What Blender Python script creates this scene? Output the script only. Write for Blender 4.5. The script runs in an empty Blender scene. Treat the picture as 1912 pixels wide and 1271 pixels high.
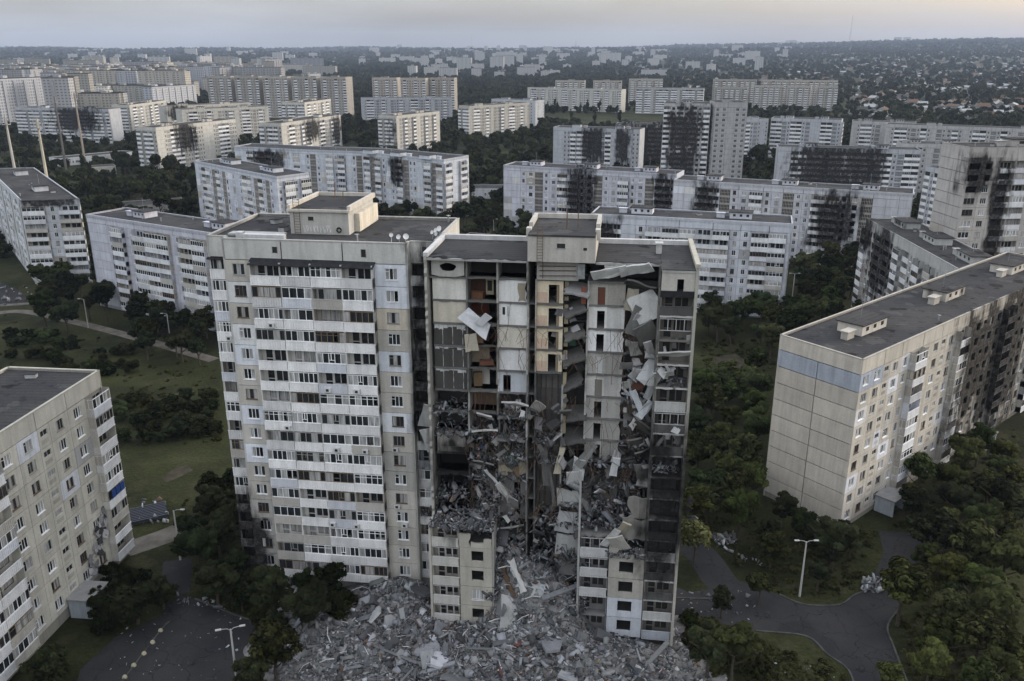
import bpy, math, random
import numpy as np
from mathutils import Matrix, Vector, Euler

R = math.radians
sc = bpy.context.scene
COL = sc.collection
PI = math.pi

# ------------------------------------------------------------------ camera
CAM_Z, FPX, CX, CY = 71.0, 1597.0, 956.0, 635.5
PITCH = math.atan((CY - 95.0) / FPX)
cam = bpy.data.cameras.new('camera')
cam.sensor_width = 36.0
cam.lens = 36.0 * FPX / 1912.0
cam.clip_start = 1.0
cam.clip_end = 40000.0
cam_o = bpy.data.objects.new('camera', cam)
cam_o.location = (0, 0, CAM_Z)
cam_o.rotation_euler = (PI / 2 - PITCH, 0, 0)
COL.objects.link(cam_o)
sc.camera = cam_o

# ------------------------------------------------------------------ sky, sun, exposure
SUN_AZ, SUN_EL = R(70), R(13)          # clockwise from +Y; low evening light from the right
world = bpy.data.worlds.new('World')
sc.world = world
world.use_nodes = True
wn = world.node_tree
wn.nodes.clear()
sky = wn.nodes.new('ShaderNodeTexSky')
sky.sky_type = 'NISHITA'
sky.sun_disc = False
sky.sun_elevation = R(7)
sky.sun_rotation = SUN_AZ
sky.altitude = 150
sky.air_density = 1.0
sky.dust_density = 4.5
sky.ozone_density = 1.0
# thin even veil of cloud, streaked along the horizon
tc = wn.nodes.new('ShaderNodeTexCoord')
mp = wn.nodes.new('ShaderNodeMapping')
mp.inputs['Scale'].default_value = (1.6, 1.6, 11.0)
ns = wn.nodes.new('ShaderNodeTexNoise')
ns.inputs['Scale'].default_value = 1.7
ns.inputs['Detail'].default_value = 5
ns.inputs['Roughness'].default_value = 0.55
mr = wn.nodes.new('ShaderNodeMapRange')
mr.inputs['From Min'].default_value = 0.3
mr.inputs['From Max'].default_value = 0.72
mr.inputs['To Min'].default_value = 0.33
mr.inputs['To Max'].default_value = 0.70
hs = wn.nodes.new('ShaderNodeHueSaturation')
hs.inputs['Saturation'].default_value = 0.82
# overcast veil: dull at the horizon, brightening steadily with height all round
sep = wn.nodes.new('ShaderNodeSeparateXYZ')
cie = wn.nodes.new('ShaderNodeMapRange')
cie.inputs['From Min'].default_value = 0.0
cie.inputs['From Max'].default_value = 0.5
cie.inputs['To Min'].default_value = 1.0
cie.inputs['To Max'].default_value = 4.9
veil = wn.nodes.new('ShaderNodeVectorMath'); veil.operation = 'SCALE'
veil.inputs[0].default_value = (1.70, 1.73, 1.83)
mx = wn.nodes.new('ShaderNodeMixRGB')
bg = wn.nodes.new('ShaderNodeBackground')
bg.inputs['Strength'].default_value = 0.10
wo = wn.nodes.new('ShaderNodeOutputWorld')
L = wn.links.new
L(tc.outputs['Generated'], mp.inputs['Vector'])
L(mp.outputs['Vector'], ns.inputs['Vector'])
L(ns.outputs['Fac'], mr.inputs['Value'])
L(sky.outputs['Color'], hs.inputs['Color'])
L(mr.outputs['Result'], mx.inputs['Fac'])
L(hs.outputs['Color'], mx.inputs['Color1'])
L(tc.outputs['Generated'], sep.inputs[0])
L(sep.outputs[2], cie.inputs['Value'])
L(cie.outputs['Result'], veil.inputs['Scale'])
L(veil.outputs['Vector'], mx.inputs['Color2'])
L(mx.outputs['Color'], bg.inputs['Color'])
L(bg.outputs['Background'], wo.inputs['Surface'])

sun = bpy.data.lights.new('sun', 'SUN')
sun.energy = 0.62
sun.angle = R(14)
sun.color = (1.0, 0.94, 0.86)
sun_o = bpy.data.objects.new('sun', sun)
d = Vector((math.sin(SUN_AZ) * math.cos(SUN_EL), math.cos(SUN_AZ) * math.cos(SUN_EL), math.sin(SUN_EL)))
sun_o.rotation_euler = d.to_track_quat('Z', 'Y').to_euler()
sun_o.location = (300, 40, 200)
COL.objects.link(sun_o)

vs = sc.view_settings
vs.view_transform = 'Standard'
vs.look = 'None'
vs.gamma = 1.0
vs.exposure = 1.65
vs.use_curve_mapping = False
cy = sc.cycles
cy.use_denoising = True
cy.max_bounces = 4
cy.diffuse_bounces = 2
cy.glossy_bounces = 1
cy.transmission_bounces = 1
cy.volume_bounces = 0
cy.transparent_max_bounces = 4
cy.caustics_reflective = False
cy.caustics_refractive = False
cy.use_light_tree = False

# ------------------------------------------------------------------ materials
class NT:
    def __init__(self, name):
        self.m = bpy.data.materials.new(name)
        self.m.use_nodes = True
        self.t = self.m.node_tree
        self.t.nodes.clear()
        self.out = self.n('ShaderNodeOutputMaterial')
        self.b = self.n('ShaderNodeBsdfPrincipled')
        self.l(self.b.outputs[0], self.out.inputs['Surface'])
        self.b.inputs['Roughness'].default_value = 0.9
        self.b.inputs['Specular IOR Level'].default_value = 0.08
    def n(self, t): return self.t.nodes.new(t)
    def l(self, a, b): self.t.links.new(a, b)
    def put(self, sock, v):
        if isinstance(v, bpy.types.NodeSocket): self.l(v, sock)
        else: sock.default_value = v
    def math(self, op, a, b=0.0, clamp=False):
        x = self.n('ShaderNodeMath'); x.operation = op; x.use_clamp = clamp
        self.put(x.inputs[0], a); self.put(x.inputs[1], b)
        return x.outputs[0]
    def vmath(self, op, a, b=(0, 0, 0)):
        x = self.n('ShaderNodeVectorMath'); x.operation = op
        self.put(x.inputs[0], a); self.put(x.inputs[1], b)
        return x.outputs['Value'] if op == 'LENGTH' else x.outputs['Vector']
    def pos(self): return self.n('ShaderNodeNewGeometry').outputs['Position']
    def noise(self, vec, scale, detail=3, rough=0.55):
        x = self.n('ShaderNodeTexNoise')
        self.l(vec, x.inputs['Vector'])
        x.inputs['Scale'].default_value = scale
        x.inputs['Detail'].default_value = detail
        x.inputs['Roughness'].default_value = rough
        return x.outputs['Fac']
    def mapr(self, v, a, b, c, e):
        x = self.n('ShaderNodeMapRange')
        self.put(x.inputs['Value'], v)
        for k, q in zip(('From Min', 'From Max', 'To Min', 'To Max'), (a, b, c, e)): x.inputs[k].default_value = q
        return x.outputs[0]
    def mix(self, f, a, b, mode='MIX'):
        x = self.n('ShaderNodeMixRGB'); x.blend_type = mode
        self.put(x.inputs['Fac'], f)
        for s, v in ((x.inputs['Color1'], a), (x.inputs['Color2'], b)):
            if isinstance(v, tuple) and len(v) == 3: v = (*v, 1)
            self.put(s, v)
        return x.outputs[0]
    def scale(self, c, f):
        x = self.n('ShaderNodeVectorMath'); x.operation = 'SCALE'
        self.put(x.inputs[0], c); self.put(x.inputs['Scale'], f)
        return x.outputs['Vector']
    def attr(self, name, kind='OBJECT'):
        x = self.n('ShaderNodeAttribute'); x.attribute_type = kind; x.attribute_name = name
        return x.outputs
    def color(self, c): self.put(self.b.inputs['Base Color'], c if not isinstance(c, tuple) else (*c[:3], 1))

def soot(k, p):
    n = k.noise(k.vmath('MULTIPLY', p, (.33, .33, .15)), 1.0, 5, .6)
    ns_ = k.noise(k.vmath('MULTIPLY', p, (.8, .8, .045)), 1.0, 3, .55)
    fl = k.vmath('FLOOR', k.vmath('DIVIDE', k.vmath('ADD', p, (.3, .3, .9)), (3.3, 3.3, 2.8)))
    wn2 = k.n('ShaderNodeTexWhiteNoise'); wn2.noise_dimensions = '3D'; k.l(fl, wn2.inputs['Vector'])
    n2 = k.math('ADD', k.math('MULTIPLY', k.math('SUBTRACT', n, .5), 1.5), k.math('MULTIPLY', k.math('SUBTRACT', ns_, .5), .7))
    n2 = k.math('ADD', n2, k.math('MULTIPLY', k.math('SUBTRACT', wn2.outputs['Value'], .5), .22))
    res = None
    for s in 'ab':
        c = k.attr('soot_%sc' % s)['Vector']; r = k.attr('soot_%sr' % s)['Vector']
        rel = k.vmath('ABSOLUTE', k.vmath('DIVIDE', k.vmath('SUBTRACT', p, c), r))
        sr = k.n('ShaderNodeSeparateXYZ'); k.l(rel, sr.inputs[0])
        box = k.math('MAXIMUM', k.math('MAXIMUM', sr.outputs[0], sr.outputs[1]), sr.outputs[2])
        dd = k.math('ADD', k.math('MULTIPLY', box, .6), k.math('MULTIPLY', k.vmath('LENGTH', rel), .4))
        m = k.mapr(k.math('ADD', k.math('SUBTRACT', 1.06, dd), n2), 0.0, 0.42, 0, 1)
        sx = k.n('ShaderNodeSeparateXYZ'); k.l(r, sx.inputs[0])
        m = k.math('MULTIPLY', m, k.math('GREATER_THAN', sx.outputs[0], 0.01))
        res = m if res is None else k.math('MAXIMUM', res, m)
    return res

def paint_mat(name, rough=.9, streak=.24, var=.08, use_attr=False, with_soot=True, bump=.0):
    """weathered concrete or paint; the colour of the piece comes from the object (or from the Col attribute)"""
    k = NT(name)
    p = k.pos()
    oi = k.n('ShaderNodeObjectInfo')
    base = k.attr('Col', 'GEOMETRY')['Color'] if use_attr else oi.outputs['Color']
    a = k.mapr(k.noise(p, .45, 4), .3, .7, .90, 1.07)
    b = k.mapr(k.noise(k.vmath('MULTIPLY', p, (1.3, 1.3, .12)), 1.0, 4, .6), .42, .75, 1.0, 1.0 - streak)
    c = k.mapr(k.noise(p, 5.0, 3, .65), .25, .75, .88, 1.1)
    r = k.mapr(oi.outputs['Random'], 0, 1, 1 - var, 1 + var)
    col = k.scale(base, k.math('MULTIPLY', k.math('MULTIPLY', a, b), k.math('MULTIPLY', c, r)))
    if with_soot:
        s = soot(k, p)
        ob = k.n('ShaderNodeSeparateXYZ'); k.l(k.n('ShaderNodeTexCoord').outputs['Object'], ob.inputs[0])
        dx = k.math('DIVIDE', k.math('SUBTRACT', ob.outputs[0], k.attr('opening_x')['Fac']), 1.15)
        dz = k.math('DIVIDE', k.math('SUBTRACT', ob.outputs[2], 1.95), 1.25)
        hd = k.math('SQRT', k.math('ADD', k.math('MULTIPLY', dx, dx), k.math('MULTIPLY', dz, dz)))
        hn = k.math('MULTIPLY', k.math('SUBTRACT', k.noise(k.vmath('MULTIPLY', p, (1, 1, .5)), 1.1, 4, .6), .5), 1.3)
        hm_ = k.mapr(k.math('ADD', k.math('SUBTRACT', k.attr('burn')['Fac'], hd), hn), -.25, .25, 0, 1)
        hm_ = k.math('MULTIPLY', hm_, k.math('GREATER_THAN', k.attr('burn')['Fac'], .01))
        s = k.math('MAXIMUM', s, hm_)
        col = k.mix(k.math('MULTIPLY', s, k.mapr(k.noise(p, 1.3, 4, .7), .45, .72, .98, .80)), col, (.015, .014, .014))
    k.color(col)
    k.b.inputs['Roughness'].default_value = rough
    k.b.inputs['Specular IOR Level'].default_value = .12
    return k.m

M = {}
M['conc'] = paint_mat('weathered_concrete')
M['white'] = paint_mat('white_paint', .75, .20, .06)
M['plain'] = paint_mat('concrete_far', .9, .25, .12)
M['rubble'] = paint_mat('rubble_concrete', .95, .2, .25, with_soot=False)
M['rubble_v'] = paint_mat('rubble_concrete_mixed', .95, .15, .0, use_attr=True, with_soot=False)
M['frame'] = paint_mat('window_frame_paint', .5, .1, .08)

def flat(name, c, rough=.8, metal=0.0, nscale=None, nvar=.25):
    k = NT(name)
    if nscale:
        p = k.pos()
        k.color(k.scale(c, k.mapr(k.noise(p, nscale, 4), .3, .7, 1 - nvar, 1 + nvar)))
    else: k.color(c)
    k.b.inputs['Roughness'].default_value = rough
    k.b.inputs['Metallic'].default_value = metal
    if metal > .2: k.b.inputs['Specular IOR Level'].default_value = .4
    return k.m

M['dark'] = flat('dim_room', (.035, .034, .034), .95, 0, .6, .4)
M['bitumen'] = None
M['metal'] = flat('galvanised_metal', (.30, .31, .32), .55, .4, 2.0)
M['rust'] = flat('rusty_steel', (.13, .085, .06), .85, .1, 2.5, .4)
M['awning'] = flat('black_roofing_sheet', (.025, .026, .029), .7, 0, 1.5, .3)
M['bark'] = flat('bark', (.06, .05, .04), .95, 0, 3)
M['kerb'] = flat('kerb_concrete', (.065, .064, .062), .95, 0, .8, .4)
M['brick'] = flat('red_brick_wall', (.16, .07, .05), .9, 0, 2)

k = NT('roof_bitumen')
p = k.pos()
oi = k.n('ShaderNodeObjectInfo')
c = k.mix(k.mapr(k.noise(p, .12, 4), .35, .65, 0, 1), (.038, .039, .043), (.058, .057, .057))
c = k.mix(k.mapr(k.noise(p, .55, 5, .65), .56, .64, 0, .55), c, (.016, .016, .018))
c = k.mix(k.mapr(k.noise(p, .22, 3, .5), .60, .63, 0, .7), c, (.078, .077, .076))
c = k.mix(k.mapr(k.noise(k.vmath('ADD', p, (40, 9, 0)), .3, 2, .5), .66, .68, 0, .8), c, (.010, .010, .011))
# lapped felt strips
wv = k.n('ShaderNodeTexWave'); wv.wave_type = 'BANDS'; wv.bands_direction = 'Y'
k.l(k.n('ShaderNodeTexCoord').outputs['Object'], wv.inputs['Vector'])
wv.inputs['Scale'].default_value = .32
wv.inputs['Distortion'].default_value = .3
c = k.scale(c, k.mapr(wv.outputs['Fac'], .0, .05, .5, 1.0))
c = k.scale(c, k.mapr(k.noise(p, 4, 3), .3, .7, .85, 1.15))
k.color(c)
M['bitumen'] = k.m

k = NT('window_glass')
oi = k.n('ShaderNodeObjectInfo')
p = k.pos()
rnd = oi.outputs['Random']
cur = k.math('GREATER_THAN', rnd, .58)
cc = k.mix(cur, (.026, .029, .034), (.36, .36, .36))
cc = k.scale(cc, k.mapr(k.noise(k.vmath('MULTIPLY', p, (3.2, 3.2, .4)), 1.0, 2), .3, .7, .5, 1.35))
k.color(cc)
k.b.inputs['Roughness'].default_value = .12
k.b.inputs['Specular IOR Level'].default_value = .55
M['glass'] = k.m
k = NT('window_glass_far')
p = k.pos()
k.color(k.scale((.035, .037, .042), k.mapr(k.noise(p, .55, 1), .42, .62, .6, 3.2)))
k.b.inputs['Roughness'].default_value = .25
M['glass_far'] = k.m

def leaf_mat(name, tint):
    k = NT(name)
    oi = k.n('ShaderNodeObjectInfo')
    c = k.attr('Col', 'GEOMETRY')['Color']
    c = k.mix(1.0, c, oi.outputs['Color'], 'MULTIPLY')
    c = k.scale(c, k.mapr(oi.outputs['Random'], 0, 1, .78, 1.22))
    k.color(c)
    k.b.inputs['Roughness'].default_value = .7
    k.b.inputs['Specular IOR Level'].default_value = .04
    tr = k.n('ShaderNodeBsdfTranslucent')
    k.l(c, tr.inputs['Color'])
    mxs = k.n('ShaderNodeMixShader')
    mxs.inputs[0].default_value = .22
    k.l(k.b.outputs[0], mxs.inputs[1]); k.l(tr.outputs[0], mxs.inputs[2])
    k.l(mxs.outputs[0], k.out.inputs['Surface'])
    return k.m
M['leaf'] = leaf_mat('foliage', None)

# ------------------------------------------------------------------ mesh building
class MB:
    def __init__(s, mats=('conc',)):
        s.v, s.f, s.m, s.mats, s._me = [], [], [], mats, None
    def quad(s, a, b, c, d, m=0):
        i = len(s.v); s.v += [a, b, c, d]; s.f.append((i, i + 1, i + 2, i + 3)); s.m.append(m)
    def box(s, x0, x1, y0, y1, z0, z1, m=0, skip=''):
        i = len(s.v)
        s.v += [(x0, y0, z0), (x1, y0, z0), (x1, y1, z0), (x0, y1, z0), (x0, y0, z1), (x1, y0, z1), (x1, y1, z1), (x0, y1, z1)]
        for ch, q in (('b', (3, 2, 1, 0)), ('t', (4, 5, 6, 7)), ('f', (0, 1, 5, 4)), ('r', (1, 2, 6, 5)), ('k', (2, 3, 7, 6)), ('l', (3, 0, 4, 7))):
            if ch not in skip: s.f.append(tuple(i + a for a in q)); s.m.append(m)
    def prism(s, poly, z0, z1, m=0, T=None):
        """vertical prism over an XY polygon (counter-clockwise); T maps (x,y,z) elsewhere"""
        n = len(poly); i = len(s.v)
        vs_ = [(x, y, z0) for x, y in poly] + [(x, y, z1) for x, y in poly]
        if T: vs_ = [T(*q) for q in vs_]
        s.v += vs_
        s.f.append(tuple(i + n - 1 - a for a in range(n))); s.m.append(m)
        s.f.append(tuple(i + n + a for a in range(n))); s.m.append(m)
        for a in range(n):
            b = (a + 1) % n
            s.f.append((i + a, i + b, i + n + b, i + n + a)); s.m.append(m)
    def tube(s, pts, r, n=6, m=0, r1=None):
        r1 = r if r1 is None else r1
        i0 = len(s.v); K = len(pts)
        for q, P in enumerate(pts):
            P = Vector(P)
            t = (Vector(pts[min(q + 1, K - 1)]) - Vector(pts[max(q - 1, 0)])).normalized()
            a = t.cross(Vector((0, 0, 1)) if abs(t.z) < .9 else Vector((1, 0, 0))).normalized(); b = t.cross(a)
            rr = r + (r1 - r) * q / max(1, K - 1)
            for j in range(n):
                an = 2 * PI * j / n
                s.v.append(tuple(P + (a * math.cos(an) + b * math.sin(an)) * rr))
        for q in range(K - 1):
            for j in range(n):
                j2 = (j + 1) % n
                s.f.append((i0 + q * n + j, i0 + q * n + j2, i0 + (q + 1) * n + j2, i0 + (q + 1) * n + j)); s.m.append(m)
        s.f.append(tuple(i0 + (K - 1) * n + j for j in range(n))); s.m.append(m)
    def append(s, o, T, mi=0):
        i = len(s.v)
        s.v += [tuple(T @ Vector(q)) for q in o.v]
        s.f += [tuple(a + i for a in q) for q in o.f]
        s.m += [mi] * len(o.f) if mi is not None else o.m
    def me(s, name='mesh'):
        if s._me is None:
            me = bpy.data.meshes.new(name)
            me.from_pydata(s.v, [], s.f)
            for q in s.mats: me.materials.append(M[q])
            if len(s.mats) > 1: me.polygons.foreach_set('material_index', np.array(s.m, np.int32))
            s._me = me
        return s._me

CACHE = {}
def cached(key, fn):
    if key not in CACHE: CACHE[key] = fn()
    return CACHE[key]

def link(name, me, parent=None, mat=None, color=None):
    o = bpy.data.objects.new(name, me)
    COL.objects.link(o)
    if parent is not None: o.parent = parent
    if mat is not None: o.matrix_local = mat
    if color is not None: o.color = (*color[:3], 1)
    return o

def tag(o, label=None, cat=None, group=None, kind=None):
    if label: o['label'] = label
    if cat: o['category'] = cat
    if group: o['group'] = group
    o['kind'] = kind or 'thing'
    return o

def empty(name, loc=(0, 0, 0), rz=0.0):
    o = bpy.data.objects.new(name, None)
    o.location = loc; o.rotation_euler = (0, 0, rz); o.empty_display_size = 1
    COL.objects.link(o)
    return o

def np_mesh(name, V, Fq, mat, col=None):
    """V (n,3), Fq (m,4) quads"""
    me = bpy.data.meshes.new(name)
    me.vertices.add(len(V)); me.vertices.foreach_set('co', np.asarray(V, np.float32).ravel())
    me.loops.add(Fq.size); me.loops.foreach_set('vertex_index', Fq.astype(np.int32).ravel())
    me.polygons.add(len(Fq))
    me.polygons.foreach_set('loop_start', np.arange(0, Fq.size, Fq.shape[1], dtype=np.int32))
    me.polygons.foreach_set('loop_total', np.full(len(Fq), Fq.shape[1], np.int32))
    me.materials.append(M[mat])
    if col is not None:
        a = me.color_attributes.new('Col', 'FLOAT_COLOR', 'POINT')
        c4 = np.ones((len(V), 4), np.float32); c4[:, :3] = col
        a.data.foreach_set('color', c4.ravel())
    me.update(calc_edges=True)
    return me

def T3(x, y, z): return Matrix.Translation((x, y, z))
def euler(x, y, z): return Euler((x, y, z)).to_matrix().to_4x4()

# a point of the ground (or of a level z) read off the photograph
def at(px, py, z=0.0):
    cp, sp = math.cos(PITCH), math.sin(PITCH)
    a, b = (px - CX) / FPX, (py - CY) / FPX
    r = Vector((a, cp - sp * b, -sp - cp * b))
    t = (z - CAM_Z) / r.z
    return Vector((r.x * t, r.y * t, z))
# ------------------------------------------------------------------ pieces of panel buildings
def rd(x): return round(x, 2)

def mb_panel(w, h, op=None, t=.28, g=None):
    g = (.075 if w > 5.5 and h < 3 else .034) if g is None else g
    def f():
        b = MB(('conc',))
        x0, x1, z0, z1 = g, w - g, g, h - g
        if op is None:
            b.box(x0, x1, 0, t, z0, z1, 0, 'k')
        else:
            a0, a1, c0, c1 = op
            xs, zs = [x0, a0, a1, x1], [z0, c0, c1, z1]
            for i in range(3):
                for j in range(3):
                    if i == 1 and j == 1: continue
                    b.quad((xs[i], 0, zs[j]), (xs[i + 1], 0, zs[j]), (xs[i + 1], 0, zs[j + 1]), (xs[i], 0, zs[j + 1]))
            b.quad((x0, t, z0), (x1, t, z0), (x1, 0, z0), (x0, 0, z0)); b.quad((x0, 0, z1), (x1, 0, z1), (x1, t, z1), (x0, t, z1))
            b.quad((x0, t, z0), (x0, 0, z0), (x0, 0, z1), (x0, t, z1)); b.quad((x1, 0, z0), (x1, t, z0), (x1, t, z1), (x1, 0, z1))
            b.quad((a0, 0, c0), (a1, 0, c0), (a1, t, c0), (a0, t, c0)); b.quad((a0, t, c1), (a1, t, c1), (a1, 0, c1), (a0, 0, c1))
            b.quad((a0, 0, c0), (a0, t, c0), (a0, t, c1), (a0, 0, c1)); b.quad((a1, t, c0), (a1, 0, c0), (a1, 0, c1), (a1, t, c1))
        return b
    return cached(('panel', rd(w), rd(h), op and tuple(rd(q) for q in op), t), f)

def mb_window(w, h, n=2, glass=True, style=0, sill=True):
    """frame, mullions, sill; origin at the opening's lower left corner, frame 9 cm behind the face"""
    def f():
        b = MB(('frame', 'glass'))
        y0, y1, r = .09, .15, .07
        b.box(0, r, y0, y1, 0, h); b.box(w - r, w, y0, y1, 0, h)
        b.box(r, w - r, y0, y1, 0, r, 0, 'lr'); b.box(r, w - r, y0, y1, h - r, h, 0, 'lr')
        xs = [r + (w - 2 * r) * i / n for i in range(n + 1)]
        if style == 1 and n == 2: xs = [r, r + (w - 2 * r) * .36, w - r]
        for x in xs[1:-1]: b.box(x - .035, x + .035, y0, y1, r, h - r, 0, 'tb')
        if style == 2: b.box(xs[0], xs[1] - .035, y0, y1, h * .68, h * .68 + .06, 0, 'lr')
        if sill: b.box(-.06, w + .06, -.10, y0, -.05, 0)
        if glass: b.quad((r, .125, r), (w - r, .125, r), (w - r, .125, h - r), (r, .125, h - r), 1)
        return b
    return cached(('win', rd(w), rd(h), n, glass, style, sill), f)

def mb_pane(w, h):
    return cached(('pane', rd(w), rd(h)), lambda: _q(w, h))
def _q(w, h):
    b = MB(('glass',)); b.quad((0, 0, 0), (w, 0, 0), (w, 0, h), (0, 0, h)); return b

def mb_loggia(w, h, dep, burnt=False):
    """back wall with a door and a window hole, side cheeks, floor; front edge at y=0"""
    def f():
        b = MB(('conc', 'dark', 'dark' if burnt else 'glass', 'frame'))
        b.box(0, .1, 0, dep, .0, h, 0, 'tbk'); b.box(w - .1, w, 0, dep, .0, h, 0, 'tbk')
        b.box(0, w, 0, dep, -.1, .1, 0, 'k')
        y = dep
        xs = [.1, w * .16, w * .38, w * .46, w * .86, w - .1]
        zs = [.1, .85, 2.25, h]
        for i in range(5):
            for j in range(3):
                hole = (i == 1 and j < 2) or (i == 3 and j == 1)
                if not hole: b.quad((xs[i], y, zs[j]), (xs[i + 1], y, zs[j]), (xs[i + 1], y, zs[j + 1]), (xs[i], y, zs[j + 1]))
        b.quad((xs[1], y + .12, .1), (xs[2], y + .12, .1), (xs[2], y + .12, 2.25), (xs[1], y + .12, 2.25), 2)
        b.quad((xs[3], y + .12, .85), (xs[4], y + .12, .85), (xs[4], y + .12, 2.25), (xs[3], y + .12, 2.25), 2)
        mid = (xs[3] + xs[4]) / 2
        b.box(mid - .05, mid + .05, y + .04, y + .1, .85, 2.25, 3); b.box(xs[1], xs[2], y + .04, y + .1, 1.0, 1.1, 3)
        return b
    return cached(('log', rd(w), rd(h), rd(dep), burnt), f)

def mb_parapet(w, side=0.0, ribs=True, h=1.08):
    """ribbed balcony front with returns of length side"""
    def f():
        b = MB(('white',))
        z0, z1 = -.1, h
        if ribs:
            n = max(6, int(w / .3)); i0 = len(b.v)
            for q in range(n):
                a0, a1 = w * q / n, w * (q + 1) / n; s = (a1 - a0)
                b.box(a0, a0 + s * .62, -.045, 0, z0 + .14, z1 - .1, 0, 'kb')
        b.box(0, w, 0, .08, z0, z1)
        b.box(-.03, w + .03, -.07, .11, z1, z1 + .06)
        b.box(0, w, -.06, 0, z0, z0 + .13, 0, 'k')
        if side > 0:
            b.box(0, .08, .08, side, z0, z1); b.box(w - .08, w, .08, side, z0, z1)
        return b
    return cached(('par', rd(w), rd(side), ribs, h), f)

def mb_glazing(w, h, n=5, glass=True, style=0, side=0.0):
    def f():
        b = MB(('frame', 'glass'))
        r = .085
        b.box(0, w, 0, .07, 0, r); b.box(0, w, 0, .07, h - .09, h)
        for i in range(n + 1):
            x = min(w - r, w * i / n)
            b.box(x, x + r, 0, .07, r, h - .09, 0, 'tb')
        if style == 1: b.box(0, w, .005, .065, h * .66, h * .66 + .05, 0, 'lr')
        if style == 2:
            x0, x1 = w * 2 / n, w * 3 / n
            b.box(x0, x1, .005, .075, h * .3, h * .3 + .07); b.box(x0 + .3, x0 + .4, .005, .075, h * .3, h - .1)
        if side > 0:
            for X in (0, w - r):
                b.box(X, X + r, .07, side, 0, r); b.box(X, X + r, .07, side, h - .09, h); b.box(X, X + r, side * .5, side * .5 + r, r, h - .09)
        if glass:
            b.quad((r, .04, r), (w - r, .04, r), (w - r, .04, h - .1), (r, .04, h - .1), 1)
            if side > 0:
                b.quad((.03, side, r), (.03, .07, r), (.03, .07, h - .1), (.03, side, h - .1), 1)
                b.quad((w - .03, .07, r), (w - .03, side, r), (w - .03, side, h - .1), (w - .03, .07, h - .1), 1)
        return b
    return cached(('glz', rd(w), rd(h), n, glass, style, rd(side)), f)

def mb_lattice(w, h, n=7):
    """precast stair screen: upright fins before a dark stairwell"""
    def f():
        b = MB(('conc', 'dark'))
        b.quad((0, .25, 0), (w, .25, 0), (w, .25, h), (0, .25, h), 1)
        b.box(0, w, 0, .24, 0, .42, 0, 'k'); b.box(0, w, 0, .24, h - .28, h, 0, 'k')
        b.box(0, w, .03, .2, h * .5, h * .5 + .12, 0, 'k')
        for i in range(n + 1):
            x = (w - .16) * i / n
            b.box(x, x + .16, .02, .24, .42, h - .28, 0, 'tbk')
        return b
    return cached(('lat', rd(w), rd(h), n), f)

def inpoly(x, y, poly):
    ins = False; j = len(poly) - 1
    for i in range(len(poly)):
        xi, yi = poly[i]; xj, yj = poly[j]
        if (yi > y) != (yj > y) and x < (xj - xi) * (y - yi) / (yj - yi) + xi: ins = not ins
        j = i
    return ins
def inset(poly, d):
    n = len(poly); out = []
    for i in range(n):
        p0, p1, p2 = Vector(poly[i - 1]), Vector(poly[i]), Vector(poly[(i + 1) % n])
        e0, e1 = (p1 - p0).normalized(), (p2 - p1).normalized()
        n0, n1 = Vector((-e0.y, e0.x)), Vector((-e1.y, e1.x))
        a, b = p1 + n0 * d, p1 + n1 * d
        cr = e0.x * e1.y - e0.y * e1.x
        if abs(cr) < 1e-4: out.append(a); continue
        t = ((b.x - a.x) * e1.y - (b.y - a.y) * e1.x) / cr
        out.append(a + e0 * t)
    return [(q.x, q.y) for q in out]

WIDTH = {'W': 3.1, 'w': 2.3, 'P': 3.2, 'B': 3.7, 'L': 3.6, 'S': 2.0, 'T': 3.0, 'N': 1.0, 'V': 2.0, 'H': 3.0}
LIGHT, BLUEW, BEIGE, GREY, TAN = (.60, .61, .64), (.64, .66, .71), (.48, .465, .43), (.40, .40, .40), (.40, .37, .33)

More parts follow.
